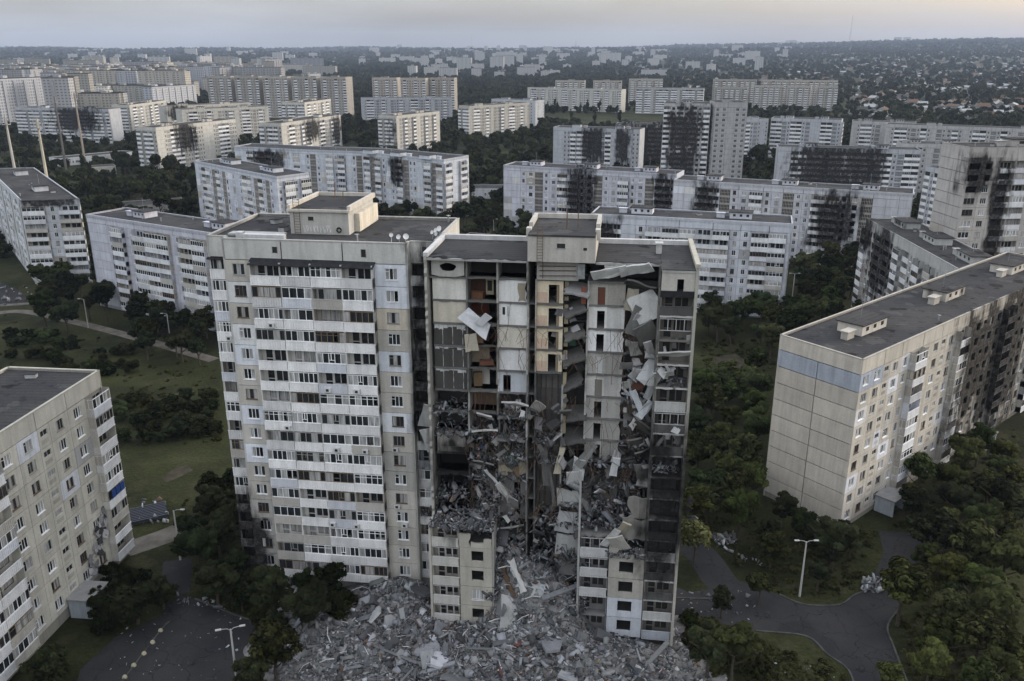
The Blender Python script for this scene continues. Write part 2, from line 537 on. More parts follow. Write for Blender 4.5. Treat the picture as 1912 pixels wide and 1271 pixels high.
class Building:
    """polygon of front corners (counter-clockwise), edges given a column pattern get panels, windows and balconies"""
    def __init__(s, name, label, poly, floors, pats, base=LIGHT, fh=2.8, z0=.9, attic=1.6, seed=1, joined=False, cat='building',
                 soots=(), paint=.12, scallop=False, group=None, huts=1, colfn=None, fine=False, par_col=None, hutw=5.0, burn_gain=1.0, glaze=.62, H=None, vents=5):
        if H: fh = (H - z0 - attic) / floors
        s.glaze = glaze
        s.rng = random.Random(seed); s.joined, s.fine = joined, fine
        cxy = np.mean(np.array(poly), 0)
        s.root = tag(empty(name, (cxy[0], cxy[1], 0)), label, cat, group)
        s.c = Vector((cxy[0], cxy[1], 0))
        s.poly = [(x - cxy[0], y - cxy[1]) for x, y in poly]
        s.floors, s.fh, s.z0, s.base, s.paint, s.colfn = floors, fh, z0, base, paint, colfn
        s.ztop = z0 + floors * fh + attic
        s.attic, s.soots, s.par_col = attic, soots, par_col or (.74, .75, .77)
        s.bk = {}; s.burn_gain = burn_gain
        n = len(poly)
        for i in range(n):
            a, b = Vector(s.poly[i]), Vector(s.poly[(i + 1) % n])
            ln = (b - a).length; ex = (b - a) / ln
            F = Matrix(((ex.x, -ex.y, 0, a.x), (ex.y, ex.x, 0, a.y), (0, 0, 1, 0), (0, 0, 0, 1)))
            pat = pats.get(i)
            if pat: s.facade(F, ln, pat)
            else:
                w = MB(('conc',)); w.box(0, ln, 0, .28, 0, s.ztop - .05, 0, 'k')
                s.put('wall', w, F, base)
        # plinth, inner core, floor slabs, roof
        pl = MB(('conc',)); pl.prism(inset(s.poly, .12), -1.0, z0)
        s.put('plinth', pl, Matrix(), tuple(q * .6 for q in base))
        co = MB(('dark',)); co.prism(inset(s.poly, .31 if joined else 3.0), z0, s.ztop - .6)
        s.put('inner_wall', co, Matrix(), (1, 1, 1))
        if not joined:
            for kf in range(floors + 1):
                sl = cached((name, label, 'slab'), lambda: s._slab(inset(s.poly, .30)))
                s.put('floor_slab', sl, T3(0, 0, z0 + kf * fh), tuple(q * .5 for q in base))
        ro = MB(('bitumen',)); ro.prism(inset(s.poly, .25), s.ztop - .62, s.ztop - .32)
        s.put('roof', ro, Matrix(), (1, 1, 1))
        for i in range(n):
            a, b = Vector(s.poly[i]), Vector(s.poly[(i + 1) % n])
            ln = (b - a).length; ex = (b - a) / ln
            F = Matrix(((ex.x, -ex.y, 0, a.x), (ex.y, ex.x, 0, a.y), (0, 0, 1, 0), (0, 0, 0, 1)))
            q = MB(('conc',)); q.box(.0, ln, -.04, .30, s.ztop - .05, s.ztop + .1)
            if scallop and pats.get(i):
                m = max(2, int(ln / 1.25)); st = ln / m
                for j in range(m):
                    q.v += [(j * st + .1, -.10, s.ztop - .55), (j * st + st - .1, -.10, s.ztop - .55), (j * st + st - .28, -.10, s.ztop - .88), (j * st + .28, -.10, s.ztop - .88),
                            (j * st + .1, .0, s.ztop - .55), (j * st + st - .1, .0, s.ztop - .55), (j * st + st - .28, .0, s.ztop - .88), (j * st + .28, .0, s.ztop - .88)]
                    k0 = len(q.v) - 8
                    q.f += [(k0 + 3, k0 + 2, k0 + 1, k0), (k0, k0 + 1, k0 + 5, k0 + 4), (k0 + 2, k0 + 3, k0 + 7, k0 + 6), (k0 + 1, k0 + 2, k0 + 6, k0 + 5), (k0 + 3, k0, k0 + 4, k0 + 7)]
                    q.m += [0] * 5
                q.box(0, ln, -.11, 0, s.ztop - .55, s.ztop - .05)
            s.put('roof_parapet', q, F, tuple(v * .8 for v in base))
        if not joined:
            bx_ = [q[0] for q in s.poly]; by_ = [q[1] for q in s.poly]; ip = inset(s.poly, 1.2); done = 0
            for _ in range(vents * 8):
                x, y = s.rng.uniform(min(bx_), max(bx_)), s.rng.uniform(min(by_), max(by_))
                if done >= vents or not inpoly(x, y, ip): continue
                done += 1; kind = s.rng.choice((0, 0, 1, 2)); b = MB(('metal', 'bitumen', 'conc'))
                if kind == 0: b.tube([(0, 0, 0), (0, 0, .9)], .12, 6); b.box(-.22, .22, -.22, .22, .9, .96)
                elif kind == 1: b.box(-.7, .7, -.4, .4, 0, .55, 2, 'b'); b.box(-.8, .8, -.5, .5, .55, .62, 1)
                else: b.prism([(-1.4, -.6), (1.1, -.7), (1.3, .5), (-1.2, .7)], 0, .04, 1)
                s.put(('vent_pipe', 'roof_vent', 'felt_patch')[kind], b, T3(x, y, s.ztop - .32) @ Matrix.Rotation(s.rng.uniform(0, 3), 4, 'Z'), (.4, .4, .4))
        if huts:
            # lift housings along the longest edge
            li = max(range(n), key=lambda i: (Vector(s.poly[(i + 1) % n]) - Vector(s.poly[i])).length)
            a, b = Vector(s.poly[li]), Vector(s.poly[(li + 1) % n]); ln = (b - a).length; ex = (b - a) / ln
            F = Matrix(((ex.x, -ex.y, 0, a.x), (ex.y, ex.x, 0, a.y), (0, 0, 1, 0), (0, 0, 0, 1)))
            dep = s._depth(F)
            for j in range(huts):
                x = ln * (j + .5) / huts
                s.hut(F, x - hutw / 2, dep * .42, hutw, min(4.2, dep * .36), 1.7)
        s.finish()
    def _depth(s, F):
        Fi = F.inverted()
        return max((Fi @ Vector((x, y, 0))).y for x, y in s.poly)
    def _slab(s, poly):
        b = MB(('conc',)); b.prism(poly, -.22, 0); return b
    def put(s, name, mb, mat, color, parent=None, mat_=None, **kw):
        if s.joined:
            key = {'wall': 'wall', 'wall_panel': 'wall', 'plinth': 'wall', 'loggia': 'wall', 'stair_screen': 'wall', 'window': 'window', 'glazing': 'window',
                   'parapet': 'balcony', 'roof': 'roof', 'inner_wall': 'inner_wall', 'roof_parapet': 'roof_parapet'}.get(name, name)
            s.bk.setdefault(key, []).append((mb, mat, color))
            return None
        o = link(name, mb.me(name), parent or s.root, mat, color)
        for q, (c, r) in zip('ab', s.soots):
            o['soot_%sc' % q] = c; o['soot_%sr' % q] = r
        return o
    def finish(s):
        todo = []
        for key, items in s.bk.items():
            if key in ('lift_housing', 'vent_shaft', 'roof_parapet'): todo += [(key, [q]) for q in items]
            else: todo.append((key, items))
        for key, items in todo:
            mats = []
            for mb, T, c in items:
                for m in mb.mats:
                    m = {'glass': 'glass_far', 'conc': 'plain'}.get(m, m)
                    if m not in mats: mats.append(m)
            big = MB(tuple(mats))
            for mb, T, c in items:
                i = len(big.v)
                A = np.array(mb.v, float); Rm = np.array(T)
                A = A @ Rm[:3, :3].T + Rm[:3, 3]
                big.v += A.tolist()
                big.f += [tuple(a + i for a in q) for q in mb.f]
                mi = [mats.index({'glass': 'glass_far', 'conc': 'plain'}.get(m, m)) for m in mb.mats]
                big.m += [mi[q] for q in mb.m]
            o = link(key, big.me(key), s.root, Matrix(), {'wall': s.base, 'window': (.6, .6, .6), 'balcony': s.par_col}.get(key, items[0][2]))
            if key in ('window', 'balcony'): o['kind'] = 'stuff'
            for q, (c, r) in zip('ab', s.soots):
                o['soot_%sc' % q] = c; o['soot_%sr' % q] = r
    def burnt(s, W):
        best = 0
        for c, r in s.soots:
            dd = math.sqrt(sum(((W[i] - c[i]) / r[i]) ** 2 for i in range(3)))
            best = max(best, 1.15 - dd)
        return best * s.burn_gain
    def facade(s, F, ln, pat):
        pat = [(c, WIDTH[c]) if isinstance(c, str) else c for c in pat]
        sc_ = ln / sum(q[1] for q in pat)
        x = 0.0
        N = s.floors
        xs = []
        for c, wc in pat:
            xs.append((c, x, wc * sc_)); x += wc * sc_
        for ci, (c, x, w) in enumerate(xs):
            for k in range(N):
                s.cell(F, c, x, w, s.z0 + k * s.fh, s.fh, k, ci)
        # attic band: one panel over two columns
        za = s.z0 + N * s.fh; i = 0
        while i < len(xs):
            j = min(len(xs), i + 2)
            w = sum(q[2] for q in xs[i:j])
            s.put('wall_panel', mb_panel(w, s.attic), F @ T3(xs[i][1], 0, za), s.base)
            i = j
    def paintcol(s, k, ci):
        if s.colfn:
            c = s.colfn(k, ci)
            if c: return c
        if s.rng.random() < s.paint:
            return s.rng.choice((BLUEW, BEIGE, GREY, (.6, .6, .6), TAN))
        return s.base
    def window(s, F, x, z, ow, oh, n, brk, parent=None):
        rng = s.rng
        fc = rng.choice([(.84, .85, .86)] * 4 + [(.30, .28, .25), (.16, .12, .09), (.45, .45, .44)])
        st = rng.choice((0, 0, 1, 2))
        if brk > .35: return
        if s.fine:
            o = s.put('window', mb_window(ow, oh, n, False, st), F @ T3(x, 0, z), fc)
            xs = [.07 + (ow - .14) * i / n for i in range(n + 1)]
            if st == 1 and n == 2: xs = [.07, .07 + (ow - .14) * .36, ow - .07]
            for i in range(n):
                if rng.random() < .08 + brk: continue
                wpn = xs[i + 1] - xs[i]
                s.put('pane', mb_pane(wpn, oh - .14), T3(xs[i], .125, .07), (1, 1, 1), o)
        else:
            s.put('window', mb_window(ow, oh, n, rng.random() > .1, st), F @ T3(x, 0, z), fc)
    def cell(s, F, c, x, w, z, h, k, ci):
        rng = s.rng
        Wp = s.root.location + F @ Vector((x + w / 2, 0, z + h / 2)) if False else s.c + F.to_3x3() @ Vector((x + w / 2, 0, z + h / 2)) + F.translation
        bn = s.burnt(Wp) if s.soots else 0
        col = s.paintcol(k, ci)
        G = F @ T3(x, 0, z)
        if c in 'WwH':
            ow = min(1.55 if c == 'W' else 1.05, w * .6); oh = 1.45
            if c == 'H': ow, oh = w * .7, 1.5
            ox = (w - ow) / 2
            op = (ox, ox + ow, .85, .85 + oh)
            po = s.put('wall_panel', mb_panel(w, h, op), G, col)
            if po and bn > .05: po['burn'] = .6 + .8 * min(1.0, bn) * rng.uniform(.5, 1.2); po['opening_x'] = w / 2
            s.window(G, ox, .85, ow, oh, 3 if ow > 1.5 else 2, bn)
        elif c in 'PN':
            s.put('wall_panel', mb_panel(w, h), G, col)
        elif c == 'S':
            op = (w * .2, w * .8, 1.5, 2.3)
            s.put('wall_panel', mb_panel(w, h, op), G, col)
            s.put('wall_panel', mb_panel(w * .6, .62), G @ T3(w * .2, -.02, .5), tuple(q * .72 for q in col))
            if bn < .35: s.put('window', mb_window(w * .6, .8, 2, True, 0, False), G @ T3(w * .2, 0, 1.5), (.45, .45, .44))
        elif c == 'T':
            s.put('stair_screen', mb_lattice(w, h), G, (.30, .285, .265))
        elif c in 'LB':
            dep = 1.2
            sh = -1.0 if c == 'B' else 0.0
            Q = G @ T3(0, sh, 0)
            lo = s.put('loggia' if c == 'L' else 'balcony', mb_loggia(w, h, dep if c == 'L' else dep - .02, bn > .3), Q, tuple(q * .9 for q in col) if rng.random() < .8 else TAN)
            if s.joined:
                s.bk.setdefault('wall', []).append(s.bk['wall' if c == 'L' else 'balcony'].pop()) if c == 'B' else None
            pc = rng.choice([s.par_col] * 5 + [tuple(q * .8 for q in s.par_col), BLUEW, BEIGE])
            s.put('parapet', mb_parapet(w, dep if c == 'B' else 0, not s.joined), T3(0, 0, 0) if lo else Q, pc, lo)
            if bn < .3 and rng.random() < s.glaze:
                n = rng.choice((4, 5, 5, 6)); gh = h - 1.36
                gl = mb_glazing(w, gh, n, not s.fine, rng.choice((0, 0, 0, 1, 2)), dep if c == 'B' else 0)
                s.put('glazing', gl, T3(0, 0, 1.14) if lo else Q @ T3(0, 0, 1.14), rng.choice([(.84, .85, .86)] * 4 + [(.35, .34, .32), (.2, .15, .1)]), lo)
                if s.fine:
                    pw = (w - .06) / n
                    for i in range(n):
                        if rng.random() > .10: s.put('pane', mb_pane(w / n - .05, gh - .14), T3(w * i / n + .05, .04, 1.2), (1, 1, 1), lo)
    def hut(s, F, x, y, w, dp, h):
        zr = s.ztop - .32
        b = MB(('conc', 'bitumen', 'dark'))
        b.box(0, w, 0, dp, 0, h, 0, 'b'); b.box(-.35, w + .35, -.35, dp + .35, h, h + .18, 1)
        for i in range(3): b.quad((w * (.15 + .3 * i), -.004, h * .35), (w * (.27 + .3 * i), -.004, h * .35), (w * (.27 + .3 * i), -.004, h * .75), (w * (.15 + .3 * i), -.004, h * .75), 2)
        s.put('lift_housing', b, F @ T3(x, y, zr), tuple(q * 1.05 for q in s.base))
        v = MB(('conc',)); v.box(0, 2.2, 0, 1.1, 0, 1.25, 0, 'b'); v.box(-.2, 2.4, -.2, 1.3, 1.25, 1.4)
        s.put('vent_shaft', v, F @ T3(x - 3.6, y + .5, zr), tuple(q * .95 for q in s.base))
        if not s.joined:
            a = MB(('metal',)); a.tube([(0, 0, 0), (0, 0, 3.6)], .035, 4); a.tube([(-.6, 0, 3.2), (.6, 0, 3.2)], .02, 4); a.tube([(-.4, 0, 2.8), (.4, 0, 2.8)], .02, 4)
            s.put('antenna', a, F @ T3(x + w * .4, y + dp * .5, zr + h), (1, 1, 1))

def strip(p0, p1, dep):
    """footprint: front from p0 (left as seen from outside) to p1 (right), depth behind"""
    a, b = Vector(p0), Vector(p1); e = (b - a).normalized(); n = Vector((-e.y, e.x)) * dep
    return [tuple(a), tuple(b), tuple(b + n), tuple(a + n)]

def fit(pat, ln):
    """repeat a column pattern until it fills a length"""
    out = ''; tot = 0; i = 0
    while tot + WIDTH[pat[i % len(pat)]] * .6 < ln:
        c = pat[i % len(pat)]; out += c; tot += WIDTH[c]; i += 1
    return out
# ------------------------------------------------------------------ the tower's own frame: u along the front, v inwards
PSI = R(7.5)
OX, OY = 19.82, 88.104
def UV(u, v):
    return (OX + u * math.cos(PSI) + v * math.sin(PSI), OY - u * math.sin(PSI) + v * math.cos(PSI))
def UV3(u, v, z): return (*UV(u, v), z)

FPRINTS = []      # footprints kept free of trees
def building(*a, **k):
    FPRINTS.append(a[2] if len(a) > 2 else k['poly'])
    return Building(*a, **k)

# ------------------------------------------------------------------ the standing section of the tower
BW, BE, WH, GR, CR = (.68, .71, .77), (.50, .48, .435), (.72, .72, .72), (.40, .39, .37), (.60, .55, .46)
col_w1 = [GR, GR, GR, GR, BE, BE, BW, BE, BW, BE, BE, BW, (.72, .73, .74), BE, (.72, .73, .74), BE]
col_w2 = [BE, BE, BE, BE, BE, BE, (.40, .39, .36), GR, BE, (.72, .74, .78), BE, BE, BW, BE, (.43, .41, .36), CR]
col_w2 = col_w2[1:] + [BW]
col_w2[13] = CR; col_w2[14] = BW
def tower_col(k, ci):
    if ci == 0: return col_w1[k]
    if ci == 5: return col_w2[k]
    return (.70, .69, .66)
tp = [UV(*q) for q in ((-59.7, 9.3), (-57.1, 9.3), (-57.1, 8), (-33.7, 8), (-33.7, 9.3), (-30.6, 9.3), (-30.6, 25), (-59.7, 25))]
TW = building('apartment_tower', 'tall pale apartment tower section still standing left of the collapsed section', tp, 16,
              {0: [('L', 2.6)], 2: [('W', 3.7), ('B', 3.85), ('B', 3.85), ('B', 3.85), ('B', 3.85), ('W', 4.2)], 4: [('L', 3.1)]},
              base=(.50, .495, .47), fh=2.78, z0=2.1, attic=2.6, seed=11, colfn=tower_col, fine=True, huts=0, glaze=.74, cat='apartment block',
              soots=((UV3(-31.5, 10, 34), (2.9, 5, 18)), (UV3(-58.5, 9, 6), (3.6, 4, 9))), par_col=(.84, .84, .84))
tr = TW.root
tl = Matrix.Translation(-TW.c) @ Matrix.Translation((OX, OY, 0)) @ Matrix.Rotation(-PSI, 4, 'Z')      # tower frame -> parts of TW
def tpart(name, mb, mat, color=(1, 1, 1), parent=None):
    return link(name, mb.me(name), parent or tr, tl @ mat if parent is None else mat, color)
# awnings over the top balconies
for u0, u1, v0 in ((-53.5, -45.8, 6.7), (-45.7, -37.7, 6.75), (-59.8, -57.0, 8.9)):
    b = MB(('awning',))
    b.v += [(u0, v0, 46.35), (u1, v0, 46.28), (u1, v0 + 1.5, 46.95), (u0, v0 + 1.5, 47.0), (u0, v0, 46.27), (u1, v0, 46.2), (u1, v0 + 1.5, 46.87), (u0, v0 + 1.5, 46.92)]
    b.f += [(0, 1, 2, 3), (7, 6, 5, 4), (0, 4, 5, 1), (1, 5, 6, 2), (3, 7, 4, 0)]; b.m += [0] * 5
    tpart('awning', b, Matrix())
for u, z, w, h in ((-50.6, 47.6, .6, .75), (-39.4, 47.4, .55, .95), (-32.2, 47.5, .55, 1.1)):
    b = MB(('dark', 'frame')); v = 7.97 if u < -33 else 9.27
    b.box(u, u + w, v, v + .2, z, z + h, 0, 'k'); b.box(u - .06, u, v - .01, v + .1, z - .06, z + h + .06, 1); b.box(u + w, u + w + .06, v - .01, v + .1, z - .06, z + h + .06, 1)
    tpart('attic_window', b, Matrix(), (.3, .3, .3))
# penthouse on the tower roof
ph = MB(('conc', 'dark', 'bitumen'))
ph.box(-50.3, -42.6, 13.6, 24.6, 48.7, 51.9, 0, 'b')
pent = tpart('lift_housing', ph, Matrix(), (.45, .44, .41))
b = MB(('conc',)); b.box(-50.6, -42.3, 13.3, 13.6, 51.75, 52.05); b.box(-50.6, -50.2, 13.6, 24.8, 51.9, 52.5); b.box(-42.75, -42.3, 13.6, 24.8, 51.9, 52.5); b.box(-50.2, -42.75, 24.5, 24.8, 51.9, 52.5)
link('roof_parapet', b.me('p'), pent, Matrix(), (.50, .47, .42))
b = MB(('bitumen',)); b.box(-50.2, -42.75, 13.5, 24.5, 51.88, 52.02); link('roof', b.me('r'), pent, Matrix())
b = MB(('conc',)); b.box(-42.6, -41.9, 16.0, 24.4, 48.7, 51.2, 0, 'b'); link('side_wall', b.me('s'), pent, Matrix(), (.62, .57, .48))
b = MB(('dark', 'frame')); b.box(-47.9, -47.2, 13.57, 13.8, 50.6, 51.1); b.box(-48.0, -47.1, 13.54, 13.57, 50.5, 50.6, 1)
link('hatch', b.me('h'), pent, Matrix(), (.4, .4, .4))
# white scrawl sprayed on the penthouse wall: illegible strokes
b = MB(('white',)); rg = random.Random(4)
x = -48.55
for i in range(9):
    w = rg.uniform(.22, .36); pts = [(x + rg.uniform(0, w), 13.585, 49.15 + rg.choice((0, .42, .85)) + rg.uniform(-.06, .06)) for _ in range(4)]
    pts = [(x, 13.585, 49.95), (x + w * .3, 13.585, 49.2)] + pts
    for q in range(len(pts) - 1):
        A, B_ = Vector(pts[q]), Vector(pts[q + 1]); dv = (B_ - A)
        if dv.length < .1: continue
        nn = Vector((-dv.z, 0, dv.x)).normalized() * .035
        b.quad(tuple(A - nn), tuple(B_ - nn), tuple(B_ + nn), tuple(A + nn))
    x += w + .12
link('graffiti', b.me('g'), pent, Matrix(), (.72, .72, .72))
# ladders
def mb_ladder(h, w=.55, st=.35):
    b = MB(('rust',))
    b.box(0, .06, 0, .06, 0, h); b.box(w, w + .06, 0, .06, 0, h)
    z = .3
    while z < h: b.box(.06, w, .01, .05, z, z + .04); z += st
    return b
link('ladder', mb_ladder(4.6, .75).me('ladder'), pent, T3(-49.7, 13.35, 48.75))
b = MB(('awning',)); pts = [(-43.9 + .28 * math.cos(a), 13.5, 49.5 + .28 * math.sin(a)) for a in np.linspace(0, 2 * PI, 13)]; b.tube(pts, .09, 6)
link('tyre', b.me('tyre'), pent, Matrix())
for (u, v, hh) in ((-46.2, 19.5, 2.6), (-44.6, 18, 1.6)):
    b = MB(('rust',)); b.tube([(0, 0, 0), (0, 0, hh)], .06, 5); link('antenna', b.me('a'), pent, T3(u, v, 52.0))
# dishes, boxes and sheets on the tower roof
def mb_dish(r):
    b = MB(('white', 'metal')); n = 12
    rings = [(0, 0), (.5 * r, .05 * r), (.85 * r, .16 * r), (r, .24 * r)]
    i0 = len(b.v); b.v.append((0, 0, 0))
    for rr, dd in rings[1:]:
        for j in range(n): b.v.append((rr * math.cos(2 * PI * j / n), -dd, rr * math.sin(2 * PI * j / n)))
    for j in range(n): b.f.append((0, 1 + j, 1 + (j + 1) % n)); b.m.append(0)
    for q in range(2):
        for j in range(n):
            a, c = 1 + q * n + j, 1 + q * n + (j + 1) % n
            b.f.append((a, a + n, c + n, c)); b.m.append(0)
    b.tube([(0, .02, 0), (0, .25, -.1), (0, .3, -.9)], .04, 4, 1)
    return b
for i, (u, v, rot) in enumerate(((-36.2, 10.2, .2), (-35.0, 9.2, -.3), (-34.2, 9.5, .5), (-31.6, 12.5, -.5), (-31.4, 13.6, -.7), (-31.2, 14.8, -.4), (-30.9, 11.6, -.6))):
    link('satellite_dish', mb_dish(.26 + .05 * (i % 3)).me('dish'), tr, tl @ T3(u, v, 49.75) @ euler(-.35, 0, rot), (.66, .66, .66))
b = MB(('conc',)); b.box(-57.8, -50.6, 11.4, 13.0, 48.88, 49.15); tpart('roof_vent', b, Matrix(), (.42, .42, .41))
b = MB(('conc',)); b.box(-54.9, -49.6, 9.4, 10.2, 48.88, 49.5); b.box(-56.2, -55.4, 10.2, 11.2, 48.88, 49.55); tpart('roof_curb', b, Matrix(), (.58, .58, .58))
# air conditioners hanging on the tower's balconies
ac = MB(('white', 'dark')); ac.box(0, .8, -.34, -.02, 0, .55); ac.box(.18, .55, -.348, -.34, .1, .45, 1)
for u, v, kf in ((-51.5, 6.95, 13), (-44.8, 6.95, 10), (-41.0, 6.95, 10), (-44.2, 6.95, 7), (-40.4, 6.95, 7), (-36.7, 8.0, 7), (-45.5, 6.95, 3), (-42.2, 6.95, 3), (-58.4, 9.25, 12), (-36.8, 8.0, 4), (-35.9, 8.0, 3), (-50.6, 6.95, 8)):
    tpart('air_conditioner', ac, T3(u, v, 2.1 + kf * 2.78 + .15), (.6, .6, .6))

# ------------------------------------------------------------------ the other near blocks
N1 = building('panel_block', 'cream panel block at the left edge with a blue balcony and shell-damaged lower wall', strip((-61.6, 66), (-57.0, 110.6), 13.5), 9,
         {0: [('W', 3), ('W', 3), ('S', 1.8), ('W', 3), ('B', 3.6), ('B', 3.6), ('W', 3.2), ('W', 3.2), ('S', 1.9), ('W', 3.2), ('W', 3.2), ('B', 3.4)]},
         base=(0.54, 0.52, 0.46), z0=1.6, attic=2.4, seed=22, fine=True, huts=1, hutw=12, glaze=.6, paint=.10, cat='apartment block')
N1F = Matrix(((4.6 / 44.84, -44.6 / 44.84, 0, -61.6), (44.6 / 44.84, 4.6 / 44.84, 0, 66), (0, 0, 1, 0), (0, 0, 0, 1)))
def n1(name, mb, x, y, z, color, rot=None):
    return link(name, mb.me(name), N1.root, Matrix.Translation(-N1.c) @ N1F @ T3(x, y, z) @ (rot or Matrix()), color)
bl = MB(('frame',))
for i in range(3): bl.box(.15 + i * 1.1, 1.1 + i * 1.1, -.03, .02, 0, 1.25)
n1('blue_glazing', bl, 41.3, -1.06, 1.6 + 3 * 2.8 + 1.2, (.03, .07, .24))
rg1 = random.Random(3)
for i in range(34):
    b = MB(('conc',)); n_ = 6; a0 = rg1.random() * 6
    b.prism([(math.cos(a0 + 2 * PI * j / n_) * rg1.uniform(.25, .8), math.sin(a0 + 2 * PI * j / n_) * rg1.uniform(.3, .9)) for j in range(n_)], 0, .07, 0, lambda x, y, z: (x, z, y))
    t = rg1.random(); g = rg1.choice((.05, .06, .2, .3, .42, .5))
    n1('torn_panel', b, 34.8 + 6.0 * t + rg1.gauss(0, .5), -.12 - rg1.random() * .25, 3.0 + 6.5 * t + rg1.gauss(0, 1.3), (g, g, g * 1.03), euler(rg1.uniform(-.4, .3), rg1.uniform(-.6, .6), rg1.uniform(-.3, .3)))
building('panel_block', 'long grey panel block on the right with blank gable end and burnt middle', [(42.4, 128.4), (51.0, 116.7), (119.1, 175.5), (110.5, 187.2)], 9,
         {0: [('P', 7), ('P', 7)], 1: [('W', 2.9), ('W', 2.9), ('S', 1.9), ('W', 2.9), ('w', 2.6), ('B', 3.4), ('W', 2.9), ('W', 2.9), ('S', 1.9), ('W', 3), ('B', 3.4), ('W', 3), ('W', 2.9), ('S', 1.9), ('W', 2.9), ('W', 2.9), ('B', 3.4), ('W', 3), ('S', 1.9), ('W', 3), ('W', 3), ('B', 3.4), ('W', 3), ('W', 3), ('S', 1.9), ('W', 3), ('B', 3.4)]},
         base=(0.50, 0.47, 0.42), z0=.9, attic=2.4, seed=33, fine=True, huts=3, hutw=8, cat='apartment block', glaze=.5,
         soots=(((83.5, 143.0, 17), (8.5, 8.5, 15)), ((93.0, 152.0, 15), (12, 12, 19))),
         colfn=lambda k, ci: (.36, .40, .47) if (k == 8 and ci < 2) else None)

SA = dict(cat='apartment block', scallop=True, H=27)
building('panel_block', 'blue-white nine-storey block with scalloped roof edge just left of the tower', strip((-121.2, 241.9), (-66, 209.0), 13), 9,
         {0: list('PPwBNwBBBNwBBNwBNP')}, base=(0.51, 0.52, 0.58), attic=2.2, seed=41, huts=2, **SA)
building('panel_block', 'nine-storey block at the far left with wrecked top storey', [(-207, 342), (-152, 264.8), (-135.5, 268), (-190.5, 345)], 9,
         {0: fit('PLwPTPwL', 94), 1: list('BwB')}, base=(0.52, 0.54, 0.57), attic=1.6, seed=42, huts=2, H=27, hutw=7, cat='apartment block', soots=(((-145, 266, 26.6), (11, 6, 2.2)),))
building('panel_block', 'blue-grey block with bright end balconies above the tower roof', [(-134.4, 367.1), (-87, 318.4), (-77.6, 330.1), (-125, 378.8)], 9,
         {0: fit('PwLLwTLwTwPw', 68), 1: list('wBwB')}, base=(0.49, 0.52, 0.58), attic=2.0, seed=43, huts=2, hutw=8, **SA)
building('panel_block', 'long kinked white block with scalloped roofline behind the tower', [(-135.4, 425.1), (-100.5, 410.7), (-69.4, 401.7), (-29.3, 370.9), (-19.3, 386.7), (-61, 417), (-97, 426), (-131, 440)], 9,
         {0: fit('PPLLTLwP', 37.8), 1: fit('PwTwPBwB', 32.4), 2: fit('wBTBwPwwBTwwP', 50.6), 3: list('BwPBw')}, base=(0.52, 0.55, 0.60), attic=1.8, seed=44, huts=3, hutw=6,
         soots=(((-117, 418, 22), (11, 7, 5)), ((-52, 388, 20), (5, 6, 7))), **SA)
building('panel_block', 'long white block with several burnt-out stairwell bays, middle distance', strip((-3.5, 352.8), (62.0, 324.8), 13), 9,
         {0: list('PPwWTwWBBwWTwWBwWTLL') }, base=(0.51, 0.52, 0.58), attic=2.0, seed=45, huts=3, hutw=5, burn_gain=1.3,
         soots=(((27, 340, 17), (8, 7, 15)), ((57.5, 327, 15), (4.6, 5, 16))), **SA)
building('panel_block', 'long grey-white block with burnt bays and brown stair screens right of centre', strip((58.5, 311.4), (130.5, 278.4), 13), 9,
         {0: list('PPLLTwWBwWTwwBBwWTPPP')}, base=(0.49, 0.50, 0.54), attic=2.2, seed=46, huts=3, hutw=5, burn_gain=1.3,
         soots=(((69, 306, 16), (4.6, 5, 15)), ((109, 288, 17), (8.0, 7, 11))), **SA)
building('panel_block', 'clean white block with long balcony rows and scalloped edge beside the ruin', strip((22.5, 242.9), (75.4, 227.6), 13), 9,
         {0: list('LLPwBBBBBwwBBN')}, base=(0.55, 0.57, 0.62), attic=2.6, seed=47, huts=2, hutw=6, glaze=.7, soots=(((26, 241.5, 20), (5, 5, 8)),), **SA)
building('panel_block', 'grey block with charred end bays behind the right-hand roof', [(98.3, 235.5), (95.0, 177), (108, 188.5), (110.8, 235)], 9,
         {0: list('BwwLwLwwBLwwBwBwwLw')}, base=(0.40, 0.40, 0.39), attic=2.6, seed=48, huts=3, H=27, hutw=7, cat='apartment block', burn_gain=1.3,
         soots=(((98, 222, 18), (7, 9, 13)), ((98, 234, 23), (5, 6, 6))))
building('apartment_tower', 'tall grey tower with scorched upper windows at the right edge', [(109.1, 221.3), (109.8, 208.9), (150, 212.6), (149, 225)], 16,
         {0: [('P', 6), ('P', 6)], 1: [('H', 4), ('W', 3.2), ('N', 1.2), ('L', 4), ('L', 4), ('W', 3), ('W', 3), ('L', 4), ('L', 4), ('W', 3), ('W', 3), ('L', 4)]},
         base=(0.43, 0.41, 0.39), fh=2.8, z0=1.0, attic=3.2, seed=49, huts=1, hutw=12, cat='apartment block', glaze=.45, paint=.05,
         soots=(((113, 209, 43), (4, 5, 6)), ((119.5, 210, 30), (3.0, 5, 18))))
